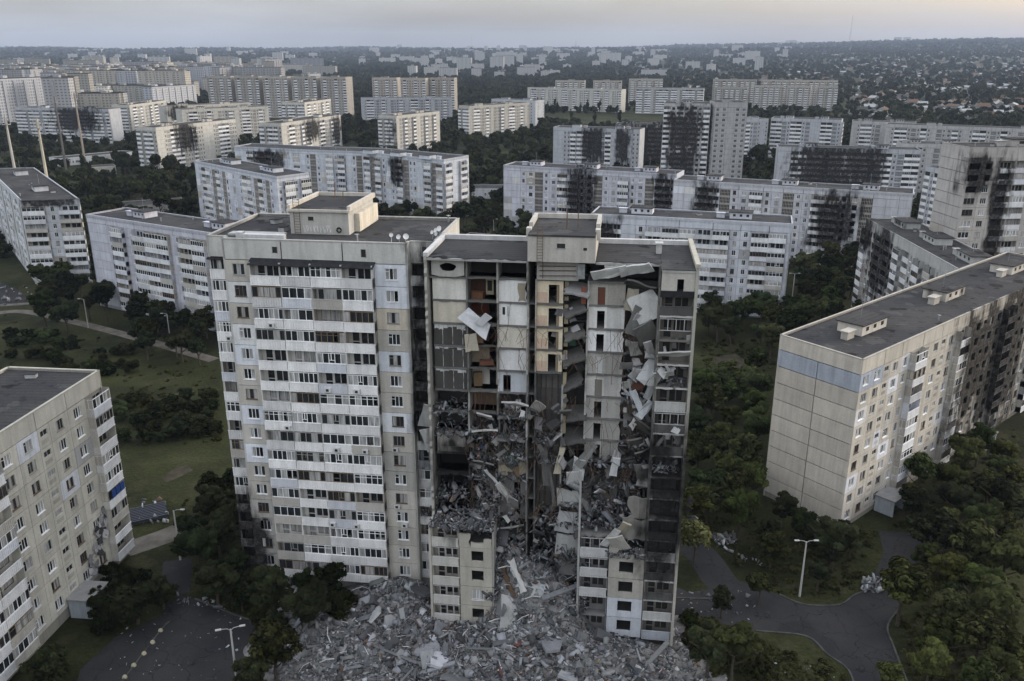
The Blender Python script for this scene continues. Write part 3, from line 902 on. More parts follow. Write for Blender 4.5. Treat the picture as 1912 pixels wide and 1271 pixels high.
# ------------------------------------------------------------------ the collapsed section of the tower
FPRINTS.append([UV(-31, -1), UV(1, -1), UV(1, 13), UV(-31, 13)])
ru = tag(empty('ruined_apartment_tower', (OX, OY, 0), -PSI), 'collapsed apartment tower section with torn-open rooms and hanging slabs', 'apartment block')
RG = random.Random(77)
SOOT_R = ((UV3(-1.6, 1, 20), (4.2, 7, 11)), (UV3(-27.6, 3, 21), (3.2, 6, 7)))
def rp(name, mb, mat=None, color=(.4, .4, .4), parent=None, so=True):
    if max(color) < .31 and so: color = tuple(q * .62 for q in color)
    o = link(name, mb.me(name), parent or ru, mat if mat is not None else Matrix(), color)
    if so:
        for q, (c, r) in zip('ab', SOOT_R): o['soot_%sc' % q] = c; o['soot_%sr' % q] = r
    return o
def ruin(px, py, v):
    """u, z on the plane v of the tower frame, read off the photograph"""
    a, b = at(px, py, 0.0), Vector((0, 0, CAM_Z))
    cp, sp = math.cos(PSI), math.sin(PSI)
    def loc(P): return (P.x - OX) * cp - (P.y - OY) * sp, (P.x - OX) * sp + (P.y - OY) * cp
    u0, v0 = loc(b); u1, v1 = loc(a)
    t = (v - v0) / (v1 - v0)
    return u0 + (u1 - u0) * t, CAM_Z * (1 - t)
ZF = lambda k: 2.1 + 2.78 * (k - 1)
def ragged(x0, x1, z0, z1, sides='', amp=.25, step=.5, rg=RG):
    def edge(a, b, on):
        n = max(2, int((Vector(b) - Vector(a)).length / step)); out = []
        dx, dz = b[0] - a[0], b[1] - a[1]; ln = math.hypot(dx, dz)
        for i in range(n):
            t = i / n
            k = rg.uniform(-amp, amp * .4) if on and i else 0
            out.append((a[0] + dx * t + dz / ln * k, a[1] + dz * t - dx / ln * k))
        return out
    return edge((x0, z0), (x1, z0), 'b' in sides) + edge((x1, z0), (x1, z1), 'r' in sides) + edge((x1, z1), (x0, z1), 't' in sides) + edge((x0, z1), (x0, z0), 'l' in sides)
def vwall(name, x0, x1, z0, z1, y, color, t=.16, sides='', amp=.25, parent=None, mats=('conc',)):
    b = MB(mats); b.prism(ragged(x0, x1, z0, z1, sides, amp), 0, t, 0, lambda a, c, d_: (a, y + d_, c))
    return rp(name, b, None, color, parent)
def cwall(name, u, v0, v1, z0, z1, color, t=.18, sides='l', amp=.3):
    b = MB(('conc',)); b.prism(ragged(v0, v1, z0, z1, sides, amp), 0, t, 0, lambda a, c, d_: (u + d_, a, c))
    return rp(name, b, None, color)
def slab(u0, u1, v0, v1, z, color, t=.22, sides='b', amp=.3, name='floor_slab'):
    b = MB(('conc',)); b.prism(ragged(u0, u1, v0, v1, sides, amp), z - t, z, 0)
    return rp(name, b, None, color)
def plate(px, py, v, w, h, rx=0, ry=0, rz=0, color=(.4, .4, .4), t=.2, name='hanging_slab', sides='tblr', amp=.10):
    """a torn wall or floor panel hanging at an angle (degrees); upright and facing the viewer at 0,0,0"""
    u, z = ruin(px, py, v)
    b = MB(('conc',)); sk = RG.uniform(-.25, .25); tp_ = RG.uniform(.75, 1.1); bend = RG.uniform(.05, .22)
    b.prism([(x * (1 + (tp_ - 1) * (y / h + .5)) + sk * y, y) for x, y in ragged(-w / 2, w / 2, -h / 2, h / 2, sides, amp, max(.55, min(w, h) * .42))], 0, t, 0, lambda a, c, d_: (a, d_ + bend * math.sin(1.9 * a + sk * 20) * math.sin(1.6 * c + tp_ * 9), c))
    return rp(name, b, T3(u, v, z) @ euler(R(rx), R(ry), R(rz)), color)
def doorway(x0, x1, z0, z1, y, color, da, db, dh=2.05, leaf=None, t=.16, trim=None, sides=''):
    """room wall with a doorway between da and db"""
    b = MB(('conc', 'frame'))
    T = lambda a, c, d_: (a, y + d_, c)
    b.prism(ragged(x0, da, z0, z1, sides.replace('r', ''), .2), 0, t, 0, T); b.prism(ragged(db, x1, z0, z1, sides.replace('l', ''), .2), 0, t, 0, T)
    b.box(da, db, y, y + t, z0 + dh, z1)
    b.box(da - .1, da, y - .03, y, z0, z0 + dh + .1, 1); b.box(db, db + .1, y - .03, y, z0, z0 + dh + .1, 1); b.box(da, db, y - .03, y, z0 + dh, z0 + dh + .1, 1)
    o = rp('room_wall', b, None, color)
    if leaf:
        q = MB(('frame',)); q.box(da + .02, db - .02, y + .03, y + .09, z0 + .02, z0 + dh - .02); rp('door', q, None, leaf, None, False)
    return o

WHT_, CRM, BGE, DGR, MGR, BRN, LGR = (.60, .60, .60), (.60, .54, .43), (.42, .39, .32), (.12, .115, .11), (.27, .265, .255), (.13, .055, .04), (.46, .46, .45)
C1, C2, C3, SH, C4, C4B, C5, C6 = (-29.7, -25.8), (-25.6, -22.2), (-22.0, -18.7), (-18.4, -17.8), (-17.6, -14.6), (-14.5, -11.9), (-11.7, -7.6), (-7.5, -4.1)

# back, ends and the old spine of the building
b = MB(('conc',)); b.box(-30.3, 0, 12.4, 12.7, 0, 49.2); rp('back_wall', b, None, (.4, .39, .36))
b = MB(('conc',)); b.box(-.32, 0, -.25, 12.7, 0, 49.6); rp('end_wall', b, None, (.40, .385, .345))
b = MB(('conc',)); b.box(-.42, .1, -.4, 12.8, 49.35, 49.75); rp('roof_parapet', b, None, (.44, .42, .36))
cwall('end_wall', -30.35, 2.2, 12.4, 0, 49.2, (.36, .35, .32), .3, 'l', .25)
cwall('end_wall', -30.35, -.1, 2.2, 0, 16, (.42, .40, .36), .3, 't', .3)
for kf in range(1, 18):                                  # the storeys' floors behind the tear
    z = ZF(kf)
    slab(-30, -18.7, 4.0, 12.3, z, (.2, .2, .195), name='floor_slab')
    slab(-18.3, -4, 6.4, 12.3, z, (.2, .2, .195), name='floor_slab')
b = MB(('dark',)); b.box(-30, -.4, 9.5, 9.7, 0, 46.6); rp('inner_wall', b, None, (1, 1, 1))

# column of torn rooms nearest the standing section
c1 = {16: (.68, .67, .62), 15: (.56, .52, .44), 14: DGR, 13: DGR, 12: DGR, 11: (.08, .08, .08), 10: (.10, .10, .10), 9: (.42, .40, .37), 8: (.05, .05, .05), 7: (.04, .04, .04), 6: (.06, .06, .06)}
for kf, c in c1.items():
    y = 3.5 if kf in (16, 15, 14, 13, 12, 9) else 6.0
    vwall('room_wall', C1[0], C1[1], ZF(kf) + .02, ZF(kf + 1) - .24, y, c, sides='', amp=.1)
    slab(C1[0], C1[1], 3.3 if y < 5 else 2.9, 4.0 if y < 5 else 6.2, ZF(kf), (.25, .25, .24), sides='b', amp=.18 if y < 5 else .5)
for kf in (14, 13, 12):                                  # strips of white plaster left on the bare wall
    for i in range(7):
        u = C1[0] + .1 + i * .53; hh = RG.uniform(.15, .9) if kf == 14 else RG.uniform(.05, .45)
        vwall('plaster', u, u + .5, ZF(kf + 1) - .26 - hh, ZF(kf + 1) - .26, 3.47, (.55, .55, .55), .025, 'b', .15)
    for u in ((C1[0] + 1.0), (C1[0] + 2.2), C1[1] - .5):
        vwall('plaster', u, u + .07, ZF(kf) + .1, ZF(kf + 1) - .5, 3.472, (.5, .5, .5), .022, 'lr', .04)
slab(C1[0] - .3, C1[1], 3.2, 4, ZF(17), (.28, .28, .27))
b = MB(('conc', 'dark')); z0, z1 = ZF(17) + .05, 48.9      # attic panel with a shell hole
hole = [(-27.75 + .95 * math.cos(a) * (1 + .12 * math.sin(5 * a)), 47.75 + .5 * math.sin(a)) for a in np.linspace(0, 2 * PI, 14, endpoint=False)]
outl = [(-27.75 + q[0], q[1]) for q in ()]
ring = []
for a in np.linspace(0, 2 * PI, 14, endpoint=False):
    dx, dz = math.cos(a), math.sin(a)
    t = min((1.9 / abs(dx)) if abs(dx) > 1e-6 else 9e9, (1.12 / abs(dz)) if abs(dz) > 1e-6 else 9e9)
    ring.append((-27.75 + dx * t, 47.75 + dz * t))
for i in range(14):
    j = (i + 1) % 14
    b.quad((ring[i][0], 3.0, ring[i][1]), (ring[j][0], 3.0, ring[j][1]), (hole[j][0], 3.0, hole[j][1]), (hole[i][0], 3.0, hole[i][1]))
    b.quad((hole[i][0], 3.0, hole[i][1]), (hole[j][0], 3.0, hole[j][1]), (hole[j][0], 3.25, hole[j][1]), (hole[i][0], 3.25, hole[i][1]))
rp('attic_panel', b, None, (.40, .39, .37))

# second column: deeper rooms, back walls at v=6.6
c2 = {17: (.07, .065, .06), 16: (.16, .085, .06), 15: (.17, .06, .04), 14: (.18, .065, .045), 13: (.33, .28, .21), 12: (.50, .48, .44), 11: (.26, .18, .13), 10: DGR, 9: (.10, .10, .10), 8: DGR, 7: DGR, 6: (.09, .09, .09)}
for kf, c in c2.items():
    z1 = ZF(kf + 1) - .24 if kf < 17 else 48.85
    if kf in (16, 15, 14, 13, 12): doorway(C2[0], C2[1], ZF(kf), z1, 5.6, c, C2[1] - 1.25, C2[1] - .45, 2.0, None)
    else: vwall('room_wall', C2[0], C2[1], ZF(kf), z1, 5.8, c)
    slab(C2[0], C2[1], 3.3 + (.5 if kf in (14, 13) else 0), 6.2, ZF(kf), (.24, .235, .22), sides='b', amp=.35)
b = MB(('frame', 'dark')); b.box(-23.75, -22.85, 5.3, 5.6, ZF(16) + .25, ZF(16) + 2.1); b.box(-23.58, -23.02, 5.28, 5.3, ZF(16) + .7, ZF(16) + 1.95, 1)
rp('door', b, None, (.45, .40, .28), None, False)
# third column: light walls at the tear
c3 = {16: (.78, .78, .77), 15: (.76, .76, .75), 14: (.70, .66, .58), 13: (.78, .78, .78), 9: (.22, .22, .215), 8: (.46, .41, .31), 7: (.30, .30, .29), 6: (.27, .27, .265)}
for kf, c in c3.items():
    if kf in (7, 6): doorway(C3[0], C3[1], ZF(kf), ZF(kf + 1) - .24, 3.5, c, -20.2, -19.4, 1.95)
    else: vwall('room_wall', C3[0], C3[1], ZF(kf), ZF(kf + 1) - .24, 3.5, c, sides='r' if kf in (16, 9) else '', amp=.3)
doorway(C3[0], C3[1], ZF(12), ZF(13) - .24, 3.5, (.50, .52, .56), -21.5, -20.6, 2.1)
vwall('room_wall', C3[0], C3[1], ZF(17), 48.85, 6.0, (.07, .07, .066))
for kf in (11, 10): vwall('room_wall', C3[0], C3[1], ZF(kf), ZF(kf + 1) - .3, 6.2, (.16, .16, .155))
for kf in range(6, 18): slab(C3[0], C3[1], 3.25 if kf not in (10, 11) else 1.9, 6.4, ZF(kf), (.26, .255, .25), sides='b', amp=.2 if kf > 11 else .6)
b = MB(('frame',)); b.box(-20.35, -19.55, 3.1, 3.48, ZF(8), ZF(8) + 2.2); rp('wardrobe', b, None, (.20, .15, .10), None, False)
vwall('torn_plaster', -19.75, -18.8, ZF(16) + .05, ZF(17) - .55, 3.46, (.33, .29, .23), .03, 'tblr', .2)
b = MB(('dark',)); b.box(-21.55, -21.25, 3.46, 3.5, ZF(15) + 1.2, ZF(15) + 2.1); b.box(-20.95, -20.88, 3.47, 3.5, ZF(15) + 1.0, ZF(15) + 2.2); rp('wall_niche', b, None)

for u, v, kf, w, d_, h, c in ((-25.3, 4.2, 16, 1.4, .6, .8, (.14, .07, .04)), (-25.2, 4.6, 12, 1.0, .5, 1.7, (.20, .14, .08)), (-24.4, 4.4, 13, 1.6, .7, .5, (.22, .10, .07)), (-21.4, 3.9, 11, 1.2, .6, .9, (.5, .5, .5)), (-20.0, 3.6, 11, .6, .6, 1.5, (.62, .62, .62)),
                             (-24.9, 4.4, 14, .9, .5, 1.1, (.3, .2, .12)), (-24.6, 4.2, 15, 1.2, .6, .6, (.08, .14, .10)), (-13.9, 5.0, 14, .8, .5, 1.4, (.05, .12, .08))):
    b = MB(('frame',)); b.box(0, w, 0, d_, 0, h); b.box(-.03, w + .03, -.03, d_, h, h + .05); b.box(w * .48, w * .52, -.02, 0, .05, h - .05); rp('furniture', b, T3(u, v, ZF(kf)) @ euler(0, 0, RG.uniform(-.3, .3)), c, None, False)
# piers between the columns
for u, a, bb in ((-25.75, 3.1, 7), (-22.15, 3.1, 7), (-18.65, 2.6, 9.5)):
    for kf in range(6, 18):
        top = ZF(kf + 1) if kf < 17 else 48.9
        cwall('cross_wall', u, a + RG.uniform(-.5, .3) + (RG.uniform(0, .8) if kf < 12 and u < -20 else 0), bb, ZF(kf), top - .02, RG.choice(((.30, .295, .28), (.24, .235, .225), (.36, .35, .33))), .2, 'l', .2)
for kf in range(2, 6): cwall('cross_wall', -22.15, 2.9, 7, ZF(kf), ZF(kf + 1), (.24, .23, .22), .2, 'l', .4); cwall('cross_wall', -18.65, 2.7, 9, ZF(kf), ZF(kf + 1), (.22, .22, .21), .2, 'l', .4)
# stair hall: cream walls with lift doorways
for kf in range(13, 17):
    z0, z1 = ZF(kf), ZF(kf + 1) - .2
    doorway(C4[0], C4[1], z0, z1, 3.6, (.72, .63, .48), -16.25, -15.05, 2.15)
    vwall('painted_dado', C4[0], -16.4, z0, z0 + 1.25, 3.57, (.62, .47, .36), .03)
    q = MB(('frame',)); q.box(-15.35, -15.1, 3.7, 3.78, z0, z0 + 2.1); rp('door', q, None, (.25, .2, .14), None, False)
for kf in range(6, 13): vwall('shaft_wall', C4[0], C4[1], ZF(kf), ZF(kf + 1) - .03, 5.4, RG.choice(((.22, .22, .215), (.17, .17, .165), (.26, .255, .25))), .2)
for kf in range(6, 17): slab(SH[0] - .2, C4[0] + .05, 3.4, 6.0, ZF(kf), (.22, .22, .21), sides='b', amp=.1)
for kf in range(13, 17): slab(C4[0], C4[1], 3.3, 6.4, ZF(kf), (.24, .235, .225), sides='b', amp=.2)
for kf in range(1, 17): cwall('cross_wall', -17.75, 3.2, 9, ZF(kf), ZF(kf + 1), (.19, .19, .185) if kf < 13 else (.36, .34, .30), .16, 'l', .12)
for u in (-17.2, -16.55, -15.8, -15.1):                 # guide rails down the open shaft
    b = MB(('rust',)); b.tube([(u, 5.2, 14), (u + RG.uniform(-.1, .1), 5.2, 35)], .05, 4); rp('guide_rail', b, None, (1, 1, 1), None, False)
vwall('attic_panel', C4[0], -12.9, ZF(17), 49.0, 3.2, (.37, .36, .34))
b = MB(('rust',))
for zz in (47.1, 47.7, 48.2): b.tube([(-17.3, 3.05, zz), (-13.2, 3.05, zz + .1)], .05, 5)
b.tube([(-16.9, 3.0, 46.8), (-16.9, 3.0, 48.8)], .04, 4); rp('pipe', b, None, (1, 1, 1), None, False)
# broken landings beside it
for kf in range(10, 17):
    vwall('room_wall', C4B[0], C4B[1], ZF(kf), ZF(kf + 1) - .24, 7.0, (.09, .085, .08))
    q = MB(('conc',)); q.box(C4B[0] + .0, C4B[0] + .45, 4.4, 4.6, ZF(kf) + .1, ZF(kf + 1) - .4); rp('door_jamb', q, None, (.5, .43, .30))
    cwall('cross_wall', -11.85, 3.3, 9, ZF(kf), ZF(kf + 1), (.40, .39, .37), .2, 'l', .2)
for py, px, rt_, w, c in ((575, 1075, 24, 2.7, (.20, .195, .185)), (622, 1072, 16, 2.6, (.23, .225, .21)), (666, 1070, 22, 2.8, (.17, .165, .16)), (712, 1070, 30, 2.5, (.19, .185, .18)), (540, 1078, -8, 2.8, (.34, .34, .335)), (772, 1075, 8, 2.6, (.17, .17, .165)), (815, 1072, 5, 2.6, (.15, .15, .145))):
    u, z = ruin(px, py, 3.6)
    b = MB(('conc',)); b.prism(ragged(-w / 2, w / 2, -1.5, 1.6, 'blr', .3), -.2, 0)
    rp('broken_landing', b, T3(u, 3.9, z) @ euler(R(14), R(-rt_), R(RG.uniform(-8, 8))), c)
b = MB(('frame',)); b.box(-12.55, -12.0, 3.3, 3.36, ZF(16) + .1, ZF(16) + 2.1); rp('door', b, None, (.22, .085, .055), None, False)
b = MB(('metal',)); b.box(-13.0, -12.2, 2.9, 3.15, 46.9, 48.6); rp('fuse_cabinet', b, None, (1, 1, 1), None, False)
b = MB(('conc',)); b.box(-14.55, -14.35, 3.0, 3.3, 14.5, 34.0); rp('pier', b, None, (.32, .32, .31))
# fifth column: rooms with doors
c5 = {16: ((.40, .385, .35), BRN), 15: ((.70, .69, .67), None), 14: ((.76, .76, .76), None), 13: ((.42, .41, .385), (.55, .55, .55)), 12: ((.50, .49, .47), (.2, .19, .17)), 11: ((.44, .43, .41), None), 10: ((.40, .39, .37), None), 9: ((.38, .375, .355), None), 7: ((.22, .215, .21), None)}
for kf, (c, lf) in c5.items():
    doorway(C5[0], C5[1], ZF(kf), ZF(kf + 1) - .24, 3.6, c, -10.7, -9.85, 2.05, lf, sides='r' if kf < 15 else '')
    vwall('wall_paper', -9.6, -8.0, ZF(kf) + .02, ZF(kf + 1) - .3, 3.57, (lambda f_: tuple(q * f_ for q in c))(RG.uniform(.72, 1.0)), .03, 'r', .25)
    slab(C5[0], C5[1] + .4, 3.35, 6.4, ZF(kf), (.27, .265, .255), sides='br', amp=.2)
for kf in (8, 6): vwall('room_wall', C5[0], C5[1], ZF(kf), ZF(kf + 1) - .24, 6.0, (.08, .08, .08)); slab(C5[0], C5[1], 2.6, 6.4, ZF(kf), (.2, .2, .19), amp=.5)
slab(C5[0], C5[1], 3.2, 6.4, ZF(17), (.28, .28, .27), amp=.2)
vwall('attic_panel', C5[0], C6[1], ZF(17), 48.9, 5.6, (.08, .08, .078))
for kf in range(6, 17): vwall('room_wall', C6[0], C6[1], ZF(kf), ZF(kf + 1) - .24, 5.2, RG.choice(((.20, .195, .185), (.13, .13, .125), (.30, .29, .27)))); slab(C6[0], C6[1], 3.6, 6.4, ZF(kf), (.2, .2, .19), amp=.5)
for kf in range(1, 18): cwall('cross_wall', -4.05, .15 if kf < 17 else 2.2, 9, ZF(kf), min(ZF(kf + 1), 48.9), (.27, .265, .25), .22, 'l', .15)

# slabs and wall panels hanging from the tear
HP = [(1138, 510, 2.2, 3.9, 1.15, 20, -13, 0, (.46, .46, .45)), (1187, 504, 2.3, 3.7, 1.25, 25, -12, 0, (.48, .48, .475)), (1150, 500, 2.6, 2.6, .8, 10, -8, 0, (.42, .41, .39)),
      (1198, 535, 2.6, 4.0, 1.7, 60, 14, 0, (.16, .155, .15)), (1208, 572, 2.2, 3.6, 3.3, -12, -22, 6, (.54, .54, .53)), (1188, 600, 2.0, 1.7, 3.4, 0, 24, 10, (.26, .26, .25)),
      (1207, 622, 1.7, 2.5, 2.6, 24, -32, 0, (.24, .235, .225)), (1180, 560, 2.4, 1.6, 2.6, 0, 6, 0, (.36, .33, .27)), (1217, 660, 1.9, 1.0, 3.6, 20, -24, 0, (.34, .34, .335)),
      (1210, 690, 1.8, 1.3, 3.3, -10, 38, 0, (.50, .51, .53)), (1195, 700, 2.2, 1.4, 2.0, 30, -10, 0, (.42, .42, .42)), (1193, 718, 2.0, 1.5, 1.6, 10, 30, 10, (.17, .08, .06)),
      (1215, 725, 1.6, .9, 2.9, 5, 30, 0, (.36, .37, .38)), (1190, 750, 1.8, .8, 3.0, 0, -25, 0, (.48, .50, .53)), (1205, 765, 1.6, .9, 2.6, 0, 28, 0, (.52, .54, .57)),
      (1180, 735, 2.4, .6, 3.6, 0, -14, 0, (.33, .33, .32)), (1202, 800, 1.8, 2.6, 2.0, 48, 30, 0, (.20, .19, .17)), (1187, 830, 2.2, 2.0, 2.6, 40, -16, 0, (.22, .215, .20)),
      (1208, 842, 1.6, 3.0, 2.0, 58, -26, 0, (.19, .18, .16)), (1200, 880, 1.8, 1.8, 2.2, 20, -12, 0, (.25, .25, .24)), (1222, 868, 1.2, .5, 2.8, 0, 62, 0, (.40, .40, .39)),
      (1148, 872, 1.6, .9, 2.7, 10, 4, 0, (.60, .61, .63)), (1080, 875, 2.2, 1.6, 2.9, 8, 18, 0, (.52, .53, .54)), (1070, 893, 2.0, 1.7, 1.8, 12, -8, 0, (.48, .48, .48)),
      (1095, 850, 2.2, 1.1, 3.4, -20, 42, 0, (.28, .28, .27)), (1155, 1015, -.4, 2.0, 2.6, 22, -14, 0, (.40, .39, .36)), (1140, 1005, -.5, 1.0, 3.0, 10, 22, 0, (.43, .43, .42)),
      (1162, 990, -.2, 1.2, 3.2, 26, 18, 0, (.36, .33, .26)), (888, 602, 2.4, 4.2, 1.75, -18, 38, 0, (.50, .51, .53)), (880, 640, 2.6, 1.6, 2.2, 6, -10, 0, (.50, .46, .38)),
      (903, 598, 2.2, .9, 1.6, 5, 30, 0, (.46, .47, .49)), (800, 777, 6.2, 2.1, 3.4, 12, 6, 0, (.42, .42, .415)), (804, 822, 5.4, 1.9, 3.2, 4, -14, 0, (.45, .45, .445)),
      (945, 925, 2.2, .8, 4.2, 12, -34, 0, (.38, .38, .375)), (930, 905, 2.0, .35, 5.2, 10, -28, 0, (.42, .42, .42)), (957, 940, 1.8, 1.6, 1.8, 30, 20, 0, (.30, .30, .29)),
      (955, 985, 2.0, 2.8, 1.4, 62, -14, 0, (.30, .295, .28)), (892, 975, 1.6, 1.5, 1.6, 22, 24, 0, (.54, .55, .57)), (900, 865, 2.4, 2.6, 1.6, 58, 8, 0, (.22, .215, .21)),
      (905, 805, 2.6, 3.2, 1.8, 66, -6, 0, (.40, .395, .38)), (960, 755, 2.2, 3.0, 1.6, 60, 6, 0, (.42, .41, .40)), (905, 778, 2.2, 2.0, 1.0, 50, 12, 0, (.38, .38, .38)),
      (848, 820, 2.9, 3.1, 2.0, 3, 1, 0, (.40, .385, .355)), (1018, 870, 3.2, 1.0, 5.4, 0, 3, 0, (.20, .20, .195)), (1030, 905, 3.0, .5, 6, 0, -2, 0, (.24, .24, .235)),
      (1045, 860, 2.6, .9, 3.5, 0, 2, 0, (.46, .43, .34)), (1225, 705, 0.4, 1.1, 2.6, 16, 12, 4, (.40, .40, .39)), (1240, 700, .3, 2.2, .9, 30, -16, 0, (.42, .42, .40)),
      (1258, 662, -.1, 3.6, .8, 40, -5, 0, (.36, .36, .345)), (975, 775, 2.0, .7, .9, 10, 20, 0, (.6, .6, .6)), (1232, 825, .4, .4, 2.4, 0, 40, 0, (.3, .3, .29))]
for h_ in HP: plate(*h_[:5], *h_[5:8], color=h_[8])
for i in range(150):
    px, py = RG.choice(((RG.uniform(870, 980), RG.uniform(775, 990)), (RG.uniform(1040, 1225), RG.uniform(830, 985)), (RG.uniform(1165, 1228), RG.uniform(560, 870)), (RG.uniform(1165, 1228), RG.uniform(640, 870)), (RG.uniform(1040, 1098), RG.uniform(540, 760)), (RG.uniform(990, 1060), RG.uniform(760, 850)), (RG.uniform(925, 1090), RG.uniform(990, 1120))))
    g = RG.choice((.08, .12, .18, .24, .3, .32, .36))
    plate(px, py, RG.uniform(3.4, 5.0) if 1040 <= px <= 1098 and py < 760 else RG.uniform(1.8, 3.3), RG.uniform(.35, 1.5), RG.uniform(.4, 1.7), RG.uniform(-60, 70), RG.uniform(-70, 70), RG.uniform(-40, 40), (g, g * .99, g * RG.uniform(.93, 1.04)), RG.uniform(.14, .34), 'torn_panel', 'tblr', .12)
# standing stack of shaft panels, low centre
for i, (px, py, w, h, c) in enumerate(((1062, 930, 3.2, 2.4, (.36, .36, .35)), (1062, 975, 3.5, 2.9, (.42, .43, .44)), (1062, 1017, 3.6, 3.0, (.37, .37, .365)), (1065, 1055, 3.3, 2.8, (.27, .27, .265)))):
    plate(px, py, 2.6, w, h, RG.uniform(-4, 4), RG.uniform(-2, 2), RG.uniform(-8, 8), c, .2, 'shaft_panel', 'tr', .3)
b = MB(('conc',)); b.box(-12.0, -11.75, .0, .3, 1, 24.5); rp('pier', b, None, (.36, .36, .35))
# big fallen blocks in the cone
for px, py, v, w, h, rx, ry, rz, c, t in ((965, 1145, -1.2, 4.2, 4.0, -30, 12, 10, (.33, .33, .325), 1.3), (948, 1085, 0.2, .7, 4.2, -20, -24, 0, (.15, .095, .06), .3), (965, 1075, .4, 1.0, 4.4, -16, -30, 0, (.50, .50, .49), .25), (990, 1100, .2, 3.6, 1.0, -20, 24, 0, (.40, .41, .42), .2), (1010, 1095, .6, 3.8, 1.2, -50, 16, 0, (.38, .39, .41), .2)):
    plate(px, py, v, w, h, rx, ry, rz, c, t, 'fallen_block', 'tblr', .3)

# roofs
def roofslab(u0, u1, v0, v1, z, sides, nm='roof'):
    b = MB(('bitumen', 'conc')); pl = ragged(u0, u1, v0, v1, sides, .35)
    b.prism(pl, z - .08, z, 0); b.prism(ragged(u0, u1, v0 + .02, v1, '', .1), z - .34, z - .085, 1)
    return rp(nm, b, None, (.36, .36, .35), None, False)
roofslab(-30.2, -18.6, 2.3, 12.6, 49.0, 'b'); roofslab(-11.0, -3.9, 2.6, 12.6, 49.0, 'b'); roofslab(-3.85, -.33, -.1, 12.6, 49.02, '')
for q in ((-30.4, -18.6, 12.3, 12.9, 49.0, 49.55), (-11, -.4, 12.3, 12.9, 49.0, 49.55), (-30.45, -29.9, 2.4, 12.28, 49.0, 49.5)):
    b = MB(('conc',)); b.box(*q); rp('roof_parapet', b, None, (.55, .55, .55), None, False)
b = MB(('conc',)); b.box(-4.3, -3.7, 7.4, 8.2, 49, 50.1); b.box(-4.45, -3.55, 7.25, 8.35, 50.1, 50.25); rp('chimney', b, None, (.45, .45, .44), None, False)
# lift housing of the ruined section
ph = MB(('conc',)); ph.box(-18.55, -11.05, 2.2, 12.4, 48.9, 51.75, 0, 'b')
p2 = rp('lift_housing', ph, None, (.50, .48, .44), None, False)
b = MB(('bitumen',)); b.box(-18.5, -11.1, 2.1, 12.3, 51.76, 51.95); rp('roof', b, None, (1, 1, 1), p2, False)
b = MB(('conc',)); b.box(-18.85, -18.4, 6.3, 12.5, 51.75, 52.5); b.box(-11.2, -10.75, 6.3, 12.5, 51.75, 52.5); b.box(-18.4, -11.2, 12.1, 12.5, 51.75, 52.5); b.box(-18.95, -18.4, 4.3, 5.4, 51.0, 52.2); b.box(-11.2, -10.65, 4.3, 5.4, 51.0, 52.2)
rp('roof_parapet', b, None, (.47, .45, .41), p2, False)
b = MB(('dark', 'frame')); b.box(-15.3, -14.4, 2.17, 2.4, 50.5, 51.0); b.box(-15.4, -14.3, 2.14, 2.2, 50.42, 50.5, 1); b.box(-12.4, -12.0, 2.17, 2.3, 50.3, 50.6); rp('hatch', b, None, (.3, .3, .3), p2, False)
rp('ladder', mb_ladder(4.2, .62, .32), T3(-17.5, 1.95, 48.7), (1, 1, 1), p2, False)
for u, v, hh in ((-14.5, 6.0, 2.2), (-13.3, 7.0, 1.7)):
    b = MB(('rust',)); b.tube([(0, 0, 0), (0, 0, hh)], .06, 5); rp('antenna', b, T3(u, v, 51.9), (1, 1, 1), p2, False)

# surviving loggia column on the right end: every storey
def ruin_loggia(u0, u1, v, kf, color, pcol, gl=0, dep=1.2):
    w, G = u1 - u0, T3(u0, v, ZF(kf))
    lo = rp('loggia', mb_loggia(w, 2.78, dep, True), G, color)
    if pcol: rp('parapet', mb_parapet(w, 0, True), T3(0, 0, 0), pcol, lo)
    if gl: rp('glazing', mb_glazing(w, 1.4, gl, False, 0, 0), T3(0, 0, 1.14), (.4, .4, .4), lo)
PC7 = {16: (.16, .155, .15), 15: None, 14: None, 13: None, 12: (.46, .46, .45), 11: (.16, .16, .16), 10: (.20, .20, .2), 9: None, 8: (.30, .30, .29), 7: None, 6: (.2, .2, .19), 5: (.42, .42, .41), 4: (.12, .12, .12), 3: (.16, .16, .155), 2: (.44, .44, .43), 1: (.36, .38, .42)}
for kf in range(1, 17): ruin_loggia(-3.85, -.33, 0, kf, (.28, .265, .24), PC7[kf], 4 if kf in (15, 11) else 0)
for kf in range(2, 17):
    if kf in (12, 15): continue
    vwall('slab_edge', -3.85, -.35, ZF(kf) - .12, ZF(kf) + .1, -.07, (.5, .5, .48) if kf % 3 else (.33, .33, .32), .07, 'tb', .07)
for kf in (13, 14, 10, 9, 6, 7):
    for i in range(5):
        px_, py_ = 1236 + RG.random() * 60, {13: 690, 14: 645, 10: 812, 9: 850, 7: 925, 6: 958}[kf] + RG.uniform(-14, 14)
        g = RG.choice((.1, .2, .34, .45)); plate(px_, py_, RG.uniform(-.2, .8), RG.uniform(.3, 1.2), RG.uniform(.3, 1.3), RG.uniform(-50, 60), RG.uniform(-60, 60), 0, (g, g, g), .12, 'torn_panel')
b = MB(('awning',)); b.box(-3.9, -.35, -.15, .9, ZF(17) - .6, ZF(17) + .1); rp('awning', b, None, (1, 1, 1), None, False)
doorway(-3.85, -.33, ZF(17) + .1, 49.0, .0, (.46, .44, .40), -2.2, -1.5, 1.3)
